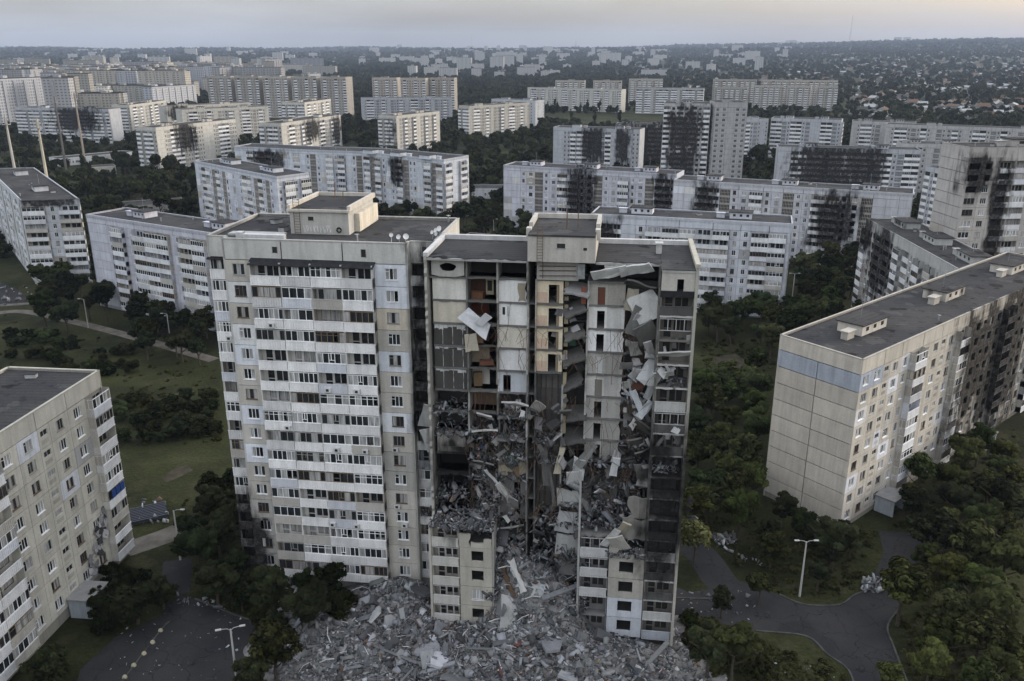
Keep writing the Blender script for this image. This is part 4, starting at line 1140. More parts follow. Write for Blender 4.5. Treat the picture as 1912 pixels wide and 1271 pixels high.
# surviving foot of the front, five storeys either side of the gap
BEI = (.42, .40, .35)
for kf in range(1, 6):
    ruin_loggia(-30.0, -26.6, 0, kf, (.38, .36, .32), (.52, .51, .48), 4 if kf in (2, 4, 1) else 0)
    z, h = ZF(kf), 2.78
    if kf < 5: rp('wall_panel', mb_panel(4.1, h, (1.5, 3.0, .85, 2.3)), T3(-26.55, 0, z), BEI)
    else:
        vwall('wall_panel', -26.55, -25.1, z, z + 1.9, 0, BEI, .28, 'tr', .35); vwall('wall_panel', -25.1, -23.5, z, z + .7, 0, BEI, .28, 't', .25); vwall('wall_panel', -23.5, -22.5, z, z + 1.2, 0, BEI, .28, 'tr', .4)
    if kf == 2: rp('window', mb_window(1.5, 1.45, 3, True, 0), T3(-25.05, 0, z + .85), (.7, .7, .72))
    slab(-26.5, -22.2, .3, 4.0, z, (.2, .2, .195), sides='r', amp=.4)
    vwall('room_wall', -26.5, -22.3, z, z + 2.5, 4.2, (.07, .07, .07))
    cwall('cross_wall', -22.45, .05, 4.0, z, z + h - .02, (.33, .32, .3), .2, '', .3)
    ruin_loggia(-11.7, -8.3, 0, kf, (.30, .30, .30), (.46, .46, .46) if kf in (5, 4, 3) else None, 3 if kf in (4, 5) else 0)
    if kf != 5: rp('wall_panel', mb_panel(4.3, h, (1.3, 3.0, .8, 2.35)), T3(-8.25, 0, z), (.36, .345, .31) if kf > 2 else (.44, .46, .50))
    else:
        vwall('wall_panel', -8.25, -7.0, z, z + 2.3, 0, (.36, .345, .31), .28, 'tr', .4); vwall('wall_panel', -7.0, -5.2, z, z + .6, 0, (.33, .32, .30), .28, 't', .3); vwall('wall_panel', -5.2, -4.0, z, z + 1.5, 0, (.3, .29, .27), .28, 'tl', .4)
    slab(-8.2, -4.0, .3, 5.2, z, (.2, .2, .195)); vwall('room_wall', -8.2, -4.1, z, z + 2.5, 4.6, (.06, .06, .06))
slab(-30, -22.3, .1, 4.2, ZF(6), (.3, .3, .29), sides='br', amp=.4); slab(-11.7, -4, .1, 5.5, ZF(6), (.3, .3, .29), sides='b', amp=.5)
for u, kk in ((-8.6, 6), (-8.0, 7)):
    vwall('wall_panel', u + 1.8, -4.1, ZF(kk), ZF(kk + 1) - .1, .05, (.30, .29, .265), .25, 'tl', .5)

# loose debris lodged in the tear: chunks, tangled bars
def chunk_arrays(P, S, rg, flat_=.45, lng=1.0):
    """irregular chunks: centres P (n,3), sizes S (n,)"""
    n = len(P)
    base = np.array([(x, y, z) for z in (-.5, .5) for y in (-.5, .5) for x in (-.5, .5)])
    dims = np.stack([S * rg.uniform(.5, 1.5, n) * lng, S * rg.uniform(.4, 1.0, n), S * rg.uniform(.15, .15 + flat_, n)], 1)
    V = base[None] * (1 + rg.uniform(-.22, .22, (n, 8, 3))) * dims[:, None]
    q = rg.normal(size=(n, 4)); q /= np.linalg.norm(q, axis=1)[:, None]
    w, x, y, z = q.T
    Rm = np.stack([1 - 2 * (y * y + z * z), 2 * (x * y - z * w), 2 * (x * z + y * w), 2 * (x * y + z * w), 1 - 2 * (x * x + z * z), 2 * (y * z - x * w), 2 * (x * z - y * w), 2 * (y * z + x * w), 1 - 2 * (x * x + y * y)], 1).reshape(n, 3, 3)
    V = np.einsum('nij,nkj->nki', Rm, V) + P[:, None]
    Fq = np.array([(0, 2, 3, 1), (4, 5, 7, 6), (0, 1, 5, 4), (2, 6, 7, 3), (0, 4, 6, 2), (1, 3, 7, 5)])
    F = (np.arange(n) * 8)[:, None, None] + Fq[None]
    return V.reshape(-1, 3), F.reshape(-1, 4)
def greys(n, rg, lo=.07, hi=.42, k=8):
    g = lo + (hi - lo) * rg.beta(1.2, 3.0, n)
    c = np.stack([g * rg.uniform(.93, 1.02, n), g, g * rg.uniform(.98, 1.12, n)], 1)
    br = rg.random(n) < .03
    c[br] = np.array([.12, .085, .065]) * rg.uniform(.6, 1.3, (br.sum(), 1))
    cl = rg.random(n) < .03
    c[cl] = np.array([(.06, .075, .11), (.13, .06, .05), (.16, .135, .09), (.07, .095, .08), (.5, .5, .52)])[rg.integers(0, 5, cl.sum())]
    return np.repeat(c, k, 0)
ng = np.random.default_rng(5)
PP, SS = [], []
def heap(u0, u1, v0, v1, z, hgt, n, s):
    u = ng.uniform(u0, u1, n); v = ng.uniform(v0, v1, n)
    k = np.clip((v - v0) / (v1 - v0), 0, 1)
    zz = z + hgt * k * ng.random(n) ** .6
    PP.append(np.stack([u, v, zz], 1)); SS.append(s * ng.lognormal(0, .5, n) * .6)
for kf, cs in ((11, (C3, C1)), (10, (C1, C2, C3, C4, C6)), (9, (C2, C3, C4, C5, C6)), (8, (C2, C3, C4B, C5, C6)), (7, (C1, C2, C3, C4B, C5, C6)), (6, (C1, C2, C3, C4, C4B, C5, C6)), (12, (C6,)), (13, (C6,))):
    for c in cs: heap(c[0], c[1], 1.9, 5.2, ZF(kf), 1.3, 85, .5)
heap(-30, -22.4, -.3, 3.5, ZF(6), 1.3, 320, .5); heap(-24.6, -22.0, 1.8, 4.5, 16, 10, 330, .5); heap(-21.5, -18.8, 1.8, 4.5, 24, 7, 260, .45); heap(-12.5, -4.2, .8, 4, ZF(6) + .6, 5.0, 520, .55); heap(-18, -12, 1.5, 5, 11, 6, 260, .6)
heap(-3.8, -.5, .1, 1.2, ZF(9) + .6, .9, 90, .3); heap(-3.8, -.5, .1, 1.2, ZF(13), 1.6, 60, .45); heap(-30.2, -22.3, -.6, 1.0, ZF(6) - .1, .9, 240, .45)
heap(-22.2, -18.8, .6, 3.4, 8, 9, 420, .5); heap(-23.4, -21.6, -.2, 2.2, 6, 10, 260, .45); heap(-12.4, -10.5, -.3, 2, 5, 10, 160, .4); heap(-8.6, -4.2, -.4, .8, ZF(5) + .4, 2.2, 160, .45); heap(-33.4, -30.4, 8, 9, ZF(5) - 1, 2, 60, .3)
P, S = np.concatenate(PP), np.concatenate(SS)
V, F = chunk_arrays(P, S * .8, ng, .12, 1.6)
o = link('lodged_debris', np_mesh('lodged_debris', V, F, 'rubble_v', greys(len(P), ng, .03, .40)), ru); o['kind'] = 'stuff'
b = MB(('rust',))
for i in range(260):
    kf = RG.choice((7, 8, 9, 10, 11, 12, 14, 15)); u = RG.uniform(-26, -5); z = ZF(kf) - RG.uniform(0, .3); v = RG.uniform(1.8, 3.4); pts = [(u, v, z)]
    dx, dy, dz = RG.uniform(-.3, .3), RG.uniform(-.5, 0), RG.uniform(-.2, .2)
    for q in range(5): dz -= .12; pts.append((pts[-1][0] + dx, pts[-1][1] + dy * .6, pts[-1][2] + dz)); dx += RG.uniform(-.2, .2)
    b.tube(pts, .025, 3)
for i in range(70):
    kf = RG.choice((8, 9, 10, 11, 12, 13, 14, 15, 16)); u = RG.choice((RG.uniform(-26, -18.5), RG.uniform(-14.5, -4.2), RG.uniform(-8, -4.2))); z = ZF(kf); ln_ = RG.uniform(1.5, 6)
    b.tube([(u, 3.1, z), (u + RG.uniform(-.2, .2), 2.9, z - ln_ * .5), (u + RG.uniform(-.6, .6), 2.7, z - ln_)], .03, 3)
o = rp('bent_rebar', b, None, (1, 1, 1), None, False); o['kind'] = 'stuff'

# ------------------------------------------------------------------ the rubble at its foot
def hz(u, v):
    u, v = np.asarray(u, float), np.asarray(v, float)
    g = lambda cu, cv, ru_, rv, h: h * np.exp(-((u - cu) / ru_) ** 2 - ((v - cv) / rv) ** 2)
    z = g(-22, -3, 24, 8, 2.6) + g(-36, 5, 6, 5, 3.4) + g(-44, -2, 7, 6, 1.2) + g(-17, 3.2, 4.6, 4.2, 8.5) + g(-20.6, 2.2, 2.0, 2.4, 6.5) + g(-13, 1.0, 2.0, 3, 3.0) + g(-6, -3, 6, 4, 1.0)
    edge = np.clip((u + 55) / 9, 0, 1) * np.clip((7.5 - u) / 6, 0, 1) * np.clip((v + 22) / 8, 0, 1)
    return z * edge + .25 * np.sin(u * 1.7 + v) * np.sin(v * 1.3) * edge - .15
us, vs_ = np.arange(-56, 8.01, .5), np.arange(-22, 8.01, .5)
UU, VV = np.meshgrid(us, vs_)
ZZ = hz(UU, VV) + ng.normal(0, .13, UU.shape) * (hz(UU, VV) > .1)
nu, nv = len(us), len(vs_)
V = np.stack([UU, VV, ZZ], 2).reshape(-1, 3)
ii = (np.arange(nv - 1)[:, None] * nu + np.arange(nu - 1)[None]).ravel()
F = np.stack([ii, ii + 1, ii + 1 + nu, ii + nu], 1)
hm = np_mesh('rubble_heap', V, F, 'rubble_v', np.repeat(ng.uniform(.10, .20, len(V))[:, None], 3, 1))
def at_tower(o): o.location = (OX, OY, 0); o.rotation_euler = (0, 0, -PSI); return o
at_tower(tag(link('rubble_heap', hm), 'grey heap of crushed concrete at the foot of the ruin', 'rubble', kind='stuff'))
n = 34000
u = np.concatenate([ng.uniform(-54, 7, n // 2), ng.normal(-24, 13, n - n // 2)]); v = np.concatenate([ng.uniform(-19, 7.5, n // 2), ng.uniform(-14, 4.5, n - n // 2)])
hh = hz(u, v)
inside = ((u > -30.2) & (u < -22.4) & (v > -.1)) | ((u > -11.8) & (u < 0.1) & (v > -.1)) | ((u < -30.2) & (v > 7.8))
keep = (hh > .22) & ~inside & (v < 6.5)
u, v, hh = u[keep], v[keep], hh[keep]
S = .155 * ng.lognormal(0, .68, len(u)); S = np.clip(S, .06, 1.1)
P = np.stack([u, v, hh + S * .2], 1)
V, F = chunk_arrays(P, S, ng, .3, 1.25)
at_tower(tag(link('rubble_chunks', np_mesh('rubble_chunks', V, F, 'rubble_v', greys(len(P), ng, .035, .48))), 'small broken concrete, bricks and splinters strewn over the heap', 'rubble', kind='stuff'))
# the large pieces, each a thing of its own
def mb_shard(seed):
    rg = random.Random(seed); b = MB(('rubble',)); n = rg.choice((4, 5, 5, 6, 7)); a0 = rg.random() * 6
    poly = [(math.cos(a0 + 2 * PI * i / n) * rg.uniform(.7, 1.1), math.sin(a0 + 2 * PI * i / n) * rg.uniform(.45, .8)) for i in range(n)]
    b.prism(poly, -.09, .09); return b
shards = [mb_shard(i) for i in range(14)]
def mb_beam(seed):
    rg = random.Random(seed); b = MB(('rubble',)); L_ = rg.uniform(1.4, 2.6); b.box(-L_, L_, -.14, .14, -.12, .12); return b
beams = [mb_beam(i) for i in range(5)]
blocks = []
for i in range(6):
    V_, F_ = chunk_arrays(np.zeros((1, 3)), np.array([1.0]), np.random.default_rng(40 + i), .6)
    b = MB(('rubble',)); b.v = [tuple(q) for q in V_]; b.f = [tuple(int(a) for a in q) for q in F_]; b.m = [0] * 6; blocks.append(b)
KINDS = (('broken_slab', shards, 'shard of floor slab in the rubble', 'slab', 'broken slabs in the rubble'),
         ('concrete_block', blocks, 'concrete lump in the rubble', 'block', 'concrete lumps in the rubble'),
         ('broken_beam', beams, 'broken beam across the rubble', 'beam', 'broken beams in the rubble'))
# splinters, pipes and bars sticking out of it
b = MB(('rust', 'metal', 'bark', 'white'))
for i in range(520):
    u, v = RG.gauss(-24, 13), RG.uniform(-14, 4.5); h0 = float(hz(u, v))
    if h0 < .3 or (-30.5 < u < -22.2 and v > -.3) or (-12 < u < .4 and v > -.3) or v > 6.5: continue
    ln_ = RG.uniform(.6, 2.6); an = RG.uniform(0, 6.28); up_ = RG.uniform(-.1, .5); m_ = RG.choice((0, 0, 1, 2, 2, 3))
    p1 = (u + math.cos(an) * ln_ * .5, v + math.sin(an) * ln_ * .5, h0 + .15 + up_ * ln_ * .5); p2_ = (u + math.cos(an + RG.uniform(-.3, .3)) * ln_, v + math.sin(an) * ln_, h0 + .15 + up_ * ln_ * RG.uniform(.2, 1.0))
    b.tube([(u, v, h0), p1, p2_], RG.uniform(.025, .07), 4, m_)
at_tower(tag(link('splinters', b.me('splinters'), None, None, (.6, .6, .6)), 'bars, pipes and wooden splinters sticking out of the rubble', 'rubble', kind='stuff'))
cnt = 0
while cnt < 280:
    u, v = RG.gauss(-24, 13), RG.uniform(-15, 4)
    h0 = float(hz(u, v))
    if h0 < .35 or (-30.5 < u < -22.2 and v > -1) or (-12 < u < .4 and v > -1.2) or (v > 6): continue
    kd = KINDS[RG.choice((0, 0, 1, 1, 1, 0, 2))]
    o = link(kd[0], RG.choice(kd[1]).me(kd[0]))
    s = (RG.uniform(.3, .95) if RG.random() < .86 else RG.uniform(1.3, 2.4)) if kd[0] != 'concrete_block' else (RG.uniform(.3, .9) if RG.random() < .85 else RG.uniform(1.1, 1.9))
    x, y = UV(u, v)
    o.location = (x, y, h0 + .18 * s); o.rotation_euler = (RG.gauss(0, .4), RG.gauss(0, .4), RG.uniform(0, 6.28)); o.scale = (s, s, s if kd[0] != 'broken_beam' else 1)
    g = RG.choice((.08, .12, .16, .20, .24, .30, .38)); o.color = (g * .97, g, g * RG.uniform(1.0, 1.09), 1)
    tag(o, '%s %s %s, %s' % ('big' if s > 1.5 else 'mid-sized' if s > .9 else 'small', 'pale' if g > .25 else 'dark' if g < .14 else 'grey', kd[2], 'left end' if u < -33 else 'right end' if u > -12 else 'centre front' if v < -4 else 'centre near the gap'), kd[3], kd[4]); cnt += 1
# ------------------------------------------------------------------ farther blocks (their windows and balconies are built, joined per block)
FJ = dict(joined=True, cat='apartment block')
ORD = {}
def tz(x, y):
    x, y = np.asarray(x, float), np.asarray(y, float)
    t = np.clip((y - 1500) / 8500, 0, 1); t = t * t * (3 - 2 * t)
    a = np.clip((x / np.maximum(y, 1) - .02) / .55, 0, 1); a = a * a * (3 - 2 * a)
    bump = 10 * np.sin(x / 610 + 1.3) * np.sin(y / 900) + 6 * np.sin(x / 270 + y / 700)
    return t * (84 + 92 * a + bump * np.clip((y - 2500) / 4000, 0, 1))
def block(label, p0, p1, dep, floors, pat, side=None, seed=1, base=LIGHT, fh=None, attic=2.0, huts=2, soots=(), name='panel_block', group=None, sidepat=None, burn_gain=1.2):
    poly = strip(p0, p1, dep)
    pats = {0: fit(pat, math.dist(p0, p1))}
    if side == 'l': pats[3] = fit(sidepat or 'BwB', dep)
    if side == 'r': pats[1] = fit(sidepat or 'BwB', dep)
    return building(name, label, poly, floors, pats, base=base, fh=fh or 2.68, attic=attic, seed=seed, huts=huts, soots=soots, group=group, burn_gain=burn_gain, scallop=False, **FJ)
GBL = (.43, .445, .475); WRM = (.48, .47, .44)
PATA = 'PwLLwTwLwPTwWBw'
block('pale block with burnt centre and bright gable beyond the wood at left', (-216.3, 532.8), (-188.7, 601.8), 15, 9, 'PPwTLLLTwwBTwwP', 'l', 61, WRM, soots=(((-207, 556, 20), (9, 10, 11)),))
block('grey balcony block with a blackened right half at far left', (-410.5, 731), (-322, 705), 14, 9, 'BBBwBBBwLLLLLLLLPP', None, 62, GBL, soots=(((-352, 714, 19), (26, 14, 12)),))
block('pale block seen over the burnt one, its long side towards the right', (-328.4, 760), (-325.7, 836), 16, 9, PATA, 'l', 63, WRM)
block('pale block with broken bays left of the high towers', (-148.3, 565), (-124.9, 643), 16, 9, 'PPTLLTwwBTLLP', 'l', 64, WRM, soots=(((-137, 602, 20), (6, 12, 9)), ((-127, 636, 16), (5, 8, 12))))
block('small bright block behind the broken-bay one', (-187.2, 800), (-176, 862), 22, 9, PATA, 'l', 65, WRM)
block('white block with a blackened corner below the high towers', (-82.9, 632), (-55.9, 682), 16, 9, 'PTwBTwwBP', 'l', 66, WRM, soots=(((-92, 628, 15), (9, 7, 14)),))
block('long cream block with a scorched notch far left', (-290, 742), (-236, 800), 14, 9, PATA, None, 67, WRM, soots=(((-283, 750, 22), (10, 8, 7)),))
block('cream block stepping up to the right at left middle distance', (-262, 700), (-205, 745), 14, 9, PATA, None, 68, WRM)
block('grey-white block with two charred stair bays above the ruin', (25.2, 536.6), (75.5, 517.9), 14, 9, 'PPwwBLLTwwTLPP', None, 69, GBL, soots=(((49, 528, 17), (8, 7, 13)), ((66, 521, 17), (5, 7, 13))))
block('fully burnt dark block beside the blackened high-rise', (66, 560), (104, 552), 14, 9, 'LLTLLTLL', None, 70, GREY, soots=(((84, 556, 14), (30, 14, 22)),))
building('apartment_tower', 'blackened high-rise with charred front, centre right', strip((80.2, 468), (104, 463), 20), 16, {0: fit('LWLWLWL', 24)}, base=GREY, fh=2.65, attic=1.6, seed=71, huts=1, soots=(((91, 465, 31), (11, 12, 15)), ((92, 465, 14), (9, 12, 10))), burn_gain=1.6, **FJ)
building('apartment_tower', 'grey high-rise wing adjoining the blackened high-rise', strip((105.2, 459), (122, 458), 18), 16, {0: fit('WWPW', 17), 3: fit('TWT', 18)}, base=(.34, .34, .34), fh=2.65, attic=2.6, seed=72, huts=1, **FJ)
block('pale block with balcony stacks right of the high-rise', (179.9, 611.6), (222, 593), 15, 9, 'LLTwLLwTPP', 'r', 73, GBL)
block('pale wing of balconies beside the high-rise', (150, 596), (176, 604), 13, 9, 'PwLLwTw', None, 74, GBL)
block('block with a huge black scar across its front at right', (129.0, 422.6), (192, 408), 13, 9, 'PPLLLLTLLLLLTLLwTLLwP', None, 75, GBL, soots=(((150, 418, 16), (17, 9, 18)), ((167, 414, 18), (12, 9, 14))))
block('grey block behind the scarred one at right', (196, 440), (226, 432), 14, 9, 'PLLwPTw', None, 76, GREY)
block('tilted-looking white block left of the right-edge tower', (166.8, 349.4), (172, 322), 18, 9, 'LwLwTLwL', None, 77, GBL)
block('long low grey block crossing the right background', (238, 560), (330, 512), 13, 9, PATA, None, 78, GREY)
block('grey block behind the long one at right', (226, 585), (262, 570), 13, 9, 'PwLLwT', None, 79, GREY)
block('pale angular block at centre beyond the trees', (-36, 745), (16, 800), 13, 9, PATA, 'l', 80, WRM)
block('pale block with blank gable at centre beyond the trees', (-20, 860), (22, 832), 16, 9, 'wBwBwTwPP', 'r', 81, GBL, sidepat='PwP')
block('long pale block right behind the high towers', (-150, 880), (-60, 890), 13, 9, PATA, None, 82, GBL)
block('very long balcony block behind poplars, right of centre', (19.8, 1137), (132, 1073), 14, 9, PATA, 'r', 83, WRM, sidepat='PPP')
block('brown-grey long block beside the poplar row', (148, 1060), (224, 1040), 14, 10, 'LLTLLPTLL', 'r', 84, GREY, sidepat='PP')
for i, (x0, y0, x1, y1, f_) in enumerate(((262, 1150, 300, 1136, 9), (306, 1130, 342, 1120, 10), (346, 1118, 372, 1108, 10), (330, 1180, 420, 1150, 12), (270, 1200, 325, 1185, 12), (378, 1104, 402, 1098, 10), (60, 1240, 100, 1232, 11), (112, 1232, 150, 1225, 11), (160, 1222, 205, 1214, 12))):
    block('cream slab block in the right-hand distance, %s' % ('first in the front row', 'second in the front row', 'third in the front row', 'wide one behind the front row', 'narrow one behind the front row', 'last at the right', 'left one above the long balcony block', 'middle one above the long balcony block', 'right one above the long balcony block')[i], (x0, y0), (x1, y1), 14, f_, 'WBWTLWB', 'r', 90 + i, (.40, .38, .34), sidepat='PP', group='cream slab blocks in the right-hand distance', huts=1)
def tower(label, x0, y0, x1, y1, dep, fl, seed, base, group=None, side='r'):
    poly = strip((x0, y0), (x1, y1), dep)
    return building('apartment_tower', label, poly, fl, {0: fit('WLWTWLW', math.dist((x0, y0), (x1, y1))), 1: fit('PwP', dep)}, base=base, fh=2.75, attic=2.2, seed=seed, huts=1, group=group, **FJ)
for i in range(5):
    tower('brown-grey high-rise in the row of five left of centre, %s' % ('leftmost', 'second from left', 'middle one', 'second from right', 'rightmost')[i], -345 + i * 34, 1010 - i * 9, -316 + i * 34, 1003 - i * 9, 18, 15, 110 + i, (.36, .34, .31), 'row of five high-rises')
for i, (x, y) in enumerate(((-163, 1040), (-128, 1024), (-96, 1036))):
    tower('brown-grey high-rise in the clump of three near centre, %s' % ('left', 'middle', 'right')[i], x, y, x + 29, y - 4, 18, 14, 120 + i, (.40, .37, .33), 'clump of three high-rises')

# the dense district on the left horizon and blocks farther out: plain prisms, windows too small to tell apart
k = NT('far_facade')
p = k.pos(); oi = k.n('ShaderNodeObjectInfo')
sx = k.n('ShaderNodeSeparateXYZ'); k.l(p, sx.inputs[0])
zc = k.math('FRACT', k.math('DIVIDE', sx.outputs[2], 2.9))
xc = k.math('FRACT', k.math('DIVIDE', k.math('ADD', sx.outputs[0], sx.outputs[1]), 4.1))
wn_ = k.math('MULTIPLY', k.math('GREATER_THAN', zc, .45), k.math('GREATER_THAN', xc, .42))
k.color(k.mix(k.math('MULTIPLY', wn_, .62), oi.outputs['Color'], (.08, .085, .1)))
M['far_facade'] = k.m
def mb_far(w, dp, h):
    b = MB(('far_facade', 'bitumen', 'plain')); b.box(-w / 2, w / 2, 0, dp, -6, h, 0, 'bt'); b.box(-w / 2 - .2, w / 2 + .2, -.2, dp + .2, h, h + .6, 1)
    n = max(1, int(w / 30))
    for i in range(n): x = -w / 2 + w * (i + .5) / n; b.box(x - 3, x + 3, dp * .3, dp * .7, h + .6, h + 2.8, 2, 'b')
    for i in range(int(w / 14)): x = -w / 2 + 8 + i * 14; b.box(x, x + 4, -1.0, 0, 2, h - 2, 2, 'kb')
    return b
fr = random.Random(9)
protos = {(w, h): mb_far(w, 14, h) for w in (26, 48, 72, 100) for h in (16, 27, 45)}
def farblock(x, y, w, h, rz, col, label, group):
    o = link('panel_block', protos[(w, h)].me('panel_block'))
    o.location = (x, y, float(tz(x, y))); o.rotation_euler = (0, 0, rz); o.color = (*col, 1)
    tag(o, label, 'apartment block', group)
    FPRINTS.append(strip((x - w / 2 * math.cos(rz), y - w / 2 * math.sin(rz)), (x + w / 2 * math.cos(rz), y + w / 2 * math.sin(rz)), 14))
for i in range(270):
    y = fr.choice((fr.uniform(900, 1500), fr.uniform(1200, 2200), fr.uniform(1600, 3200)))
    pxx = fr.uniform(-20, 330 if y < 1500 else 500 if y < 2200 else 600)
    x = (pxx - 956) / 1597 * y * .95
    if y < 1150 and pxx > 200 or (1120 < y < 1260 and pxx < 200): continue
    if 940 < y < 1100 and x > -400: continue
    w = fr.choice((26, 48, 72, 72, 100)); h = fr.choice((27, 27, 27, 45, 16)) if w > 30 else fr.choice((45, 45, 27))
    g = fr.uniform(.26, .46); col = fr.choice(((g, g, g * 1.02), (g, g * .97, g * .89), (g * 1.1, g * 1.04, g * .93), (g * .9, g * .93, g)))
    farblock(x, y, w, h, fr.choice((.15, -.2, .3, 1.35, .1)), col, '%s %s %s in the dense housing district on the left horizon' % ({26: 'narrow', 48: 'short', 72: 'long', 100: 'very long'}[w], 'cream' if col[2] < col[0] * .95 else 'grey', {16: 'low block', 27: 'mid-rise block', 45: 'high-rise'}[h]), 'housing district on the left horizon')
for pxx, y, w, h, c in ((45, 1450, 26, 45, .5), (175, 1300, 26, 45, .62), (290, 1500, 26, 45, .6), (60, 2900, 48, 45, .25), (75, 2700, 48, 45, .25), (15, 2600, 48, 45, .25)):
    farblock((pxx - 956) / 1597 * y * .95, y, w, h, .2, (c, c * .98, c * .92), 'high-rise standing out of the left housing district', 'high-rises over the left housing district')
fm = MB(('far_facade', 'bitumen', 'plain'))
def massblock(x, y, w, h, rz):
    q = protos[(w, h)]; T = T3(x, y, float(tz(x, y))) @ Matrix.Rotation(rz, 4, 'Z'); i0 = len(fm.v)
    fm.v += (np.array(q.v) @ np.array(T)[:3, :3].T + np.array(T)[:3, 3]).tolist(); fm.f += [tuple(a + i0 for a in g_) for g_ in q.f]; fm.m += q.m
for i in range(150):
    y = fr.uniform(2200, 7000); pxx = fr.choice((fr.uniform(560, 1060), fr.uniform(820, 1060), fr.uniform(1050, 1500), fr.uniform(0, 600)))
    massblock((pxx - 956) / 1597 * y * .95, y, fr.choice((26, 26, 48, 72)), fr.choice((16, 27, 27, 45)), fr.uniform(-.3, .5))
for i in range(22):
    y = fr.uniform(8600, 9500); pxx = fr.choice((fr.uniform(640, 1150), fr.uniform(1420, 1500), fr.uniform(700, 1900)))
    massblock((pxx - 956) / 1597 * y * .95, y, fr.choice((48, 72)), fr.choice((27, 45)), 0)
tag(link('distant_city', fm.me('distant_city'), None, None, (.42, .42, .42)), 'scatter of tiny pale blocks below the horizon', 'city', kind='stuff')

# village houses on the right-hand slopes
def mb_house(seed):
    rg = random.Random(seed); w, dp, h, rh = rg.uniform(7, 11), rg.uniform(6, 8), rg.uniform(2.8, 4.2), rg.uniform(1.6, 2.6)
    b = MB(('plain', ('metal', 'kerb', 'rust', 'metal', 'kerb', 'rust')[seed % 6], 'glass_far')); b.box(-w / 2, w / 2, -dp / 2, dp / 2, -1, h, 0, 'bt'); e = .4
    i = len(b.v); b.v += [(-w / 2 - e, -dp / 2 - e, h), (w / 2 + e, -dp / 2 - e, h), (w / 2 + e, dp / 2 + e, h), (-w / 2 - e, dp / 2 + e, h), (-w / 2 - e, 0, h + rh), (w / 2 + e, 0, h + rh)]
    b.f += [(i, i + 1, i + 5, i + 4), (i + 2, i + 3, i + 4, i + 5), (i, i + 4, i + 3), (i + 1, i + 2, i + 5)]; b.m += [1, 1, 0, 0]
    for q in (-.28, .22): b.box(w * q - .6, w * q + .6, -dp / 2 - .04, -dp / 2, 1.0, 2.3, 2, 'k')
    b.box(w * .2, w * .2 + .6, .3, .9, h + .5, h + rh + .7, 0, 'b')
    return b
hs_ = [mb_house(i) for i in range(6)]
for i in range(290):
    y = fr.uniform(900, 3600); pxx = fr.choice((fr.uniform(1590, 1930), fr.uniform(1200, 1930), fr.uniform(1450, 1930)))
    if y < 1500 and pxx < 1600: continue
    x = (pxx - 956) / 1597 * y * .95
    o = link('village_house', fr.choice(hs_).me('village_house')); o.location = (x, y, float(tz(x, y))); o.rotation_euler = (0, 0, fr.uniform(0, 3.1)); s = fr.uniform(.9, 1.45); o.scale = (s, s, s)
    g = fr.choice((.2, .3, .4, .55)); o.color = (g, g * .97, g * .92, 1)
    tag(o, 'small gabled house among trees on the right-hand slope', 'house', 'village houses on the right-hand slope')
vb = MB(('plain', 'metal', 'rust', 'kerb', 'white', 'brick', 'glass_far')); hs_v = hs_
for i in range(800):
    y = fr.uniform(1000, 5200); pxx = fr.choice((fr.uniform(1560, 1930), fr.uniform(1180, 1930), fr.uniform(1400, 1930), fr.uniform(1180, 1930), fr.uniform(560, 1000)))
    if y < 1500 and pxx < 1600 or (pxx < 1100 and y < 2500): continue
    x = (pxx - 956) / 1597 * y * .95; q = fr.choice(hs_)
    T = T3(x, y, float(tz(x, y))) @ Matrix.Rotation(fr.uniform(0, 3.1), 4, 'Z') @ Matrix.Scale(fr.uniform(.9, 1.6), 4)
    i0 = len(vb.v); A = np.array(q.v) @ np.array(T)[:3, :3].T + np.array(T)[:3, 3]
    vb.v += A.tolist(); vb.f += [tuple(a + i0 for a in g_) for g_ in q.f]; vb.m += [vb.mats.index(q.mats[m_]) for m_ in q.m]
tag(link('village', vb.me('village'), None, None, (.26, .26, .26)), 'scatter of tiny houses over the far slopes', 'village', kind='stuff')
for i, (pxx, w, h, c) in enumerate(((12, 26, 16, (.5, .42, .24)), (28, 26, 27, (.62, .6, .54)), (44, 26, 16, (.28, .13, .09)), (62, 26, 27, (.6, .58, .5)), (78, 26, 16, (.27, .12, .09)), (96, 26, 27, (.64, .62, .55)), (116, 26, 16, (.5, .40, .22)), (136, 48, 27, (.64, .62, .54)), (160, 26, 16, (.27, .12, .08)), (174, 26, 27, (.66, .64, .58)))):
    y = 1180 + (i % 3) * 14
    farblock((pxx - 956) / 1597 * y * .95, y, w, h, .1, c, ('red-brick' if c[0] < .3 else 'ochre' if c[2] < .3 else 'white') + ' block in the colourful row at far left, number %d from the left edge' % (i + 1), 'colourful row at far left')
# low school-like buildings among the trees
for lab, px0, py0, px1, py1, dp, c in (('low white school building among trees, far left', 110, 296, 250, 283, 14, (.5, .51, .53)), ('flat-roofed low building behind the left white block', 205, 388, 346, 378, 16, (.36, .35, .33)), ('low pale shed in the left wood', 168, 312, 216, 309, 10, (.42, .41, .38)),
                                       ('flat low building between the tower and the ruin', 852, 445, 930, 452, 12, (.40, .39, .37)), ('low pale annex beside the kinked block', 880, 352, 950, 352, 14, (.46, .47, .5)), ('low white pavilion at right beyond the scarred block', 1585, 205, 1640, 207, 20, (.5, .5, .5))):
    a, b_ = at(px0, py0, 5), at(px1, py1, 5)
    building('low_building', lab, strip((a.x, a.y), (b_.x, b_.y), dp), 1, {0: fit('wPwwHw', math.dist((a.x, a.y), (b_.x, b_.y)))}, base=c, fh=3.4, z0=.6, attic=1.0, seed=int(px0), huts=0, joined=True, cat='building')

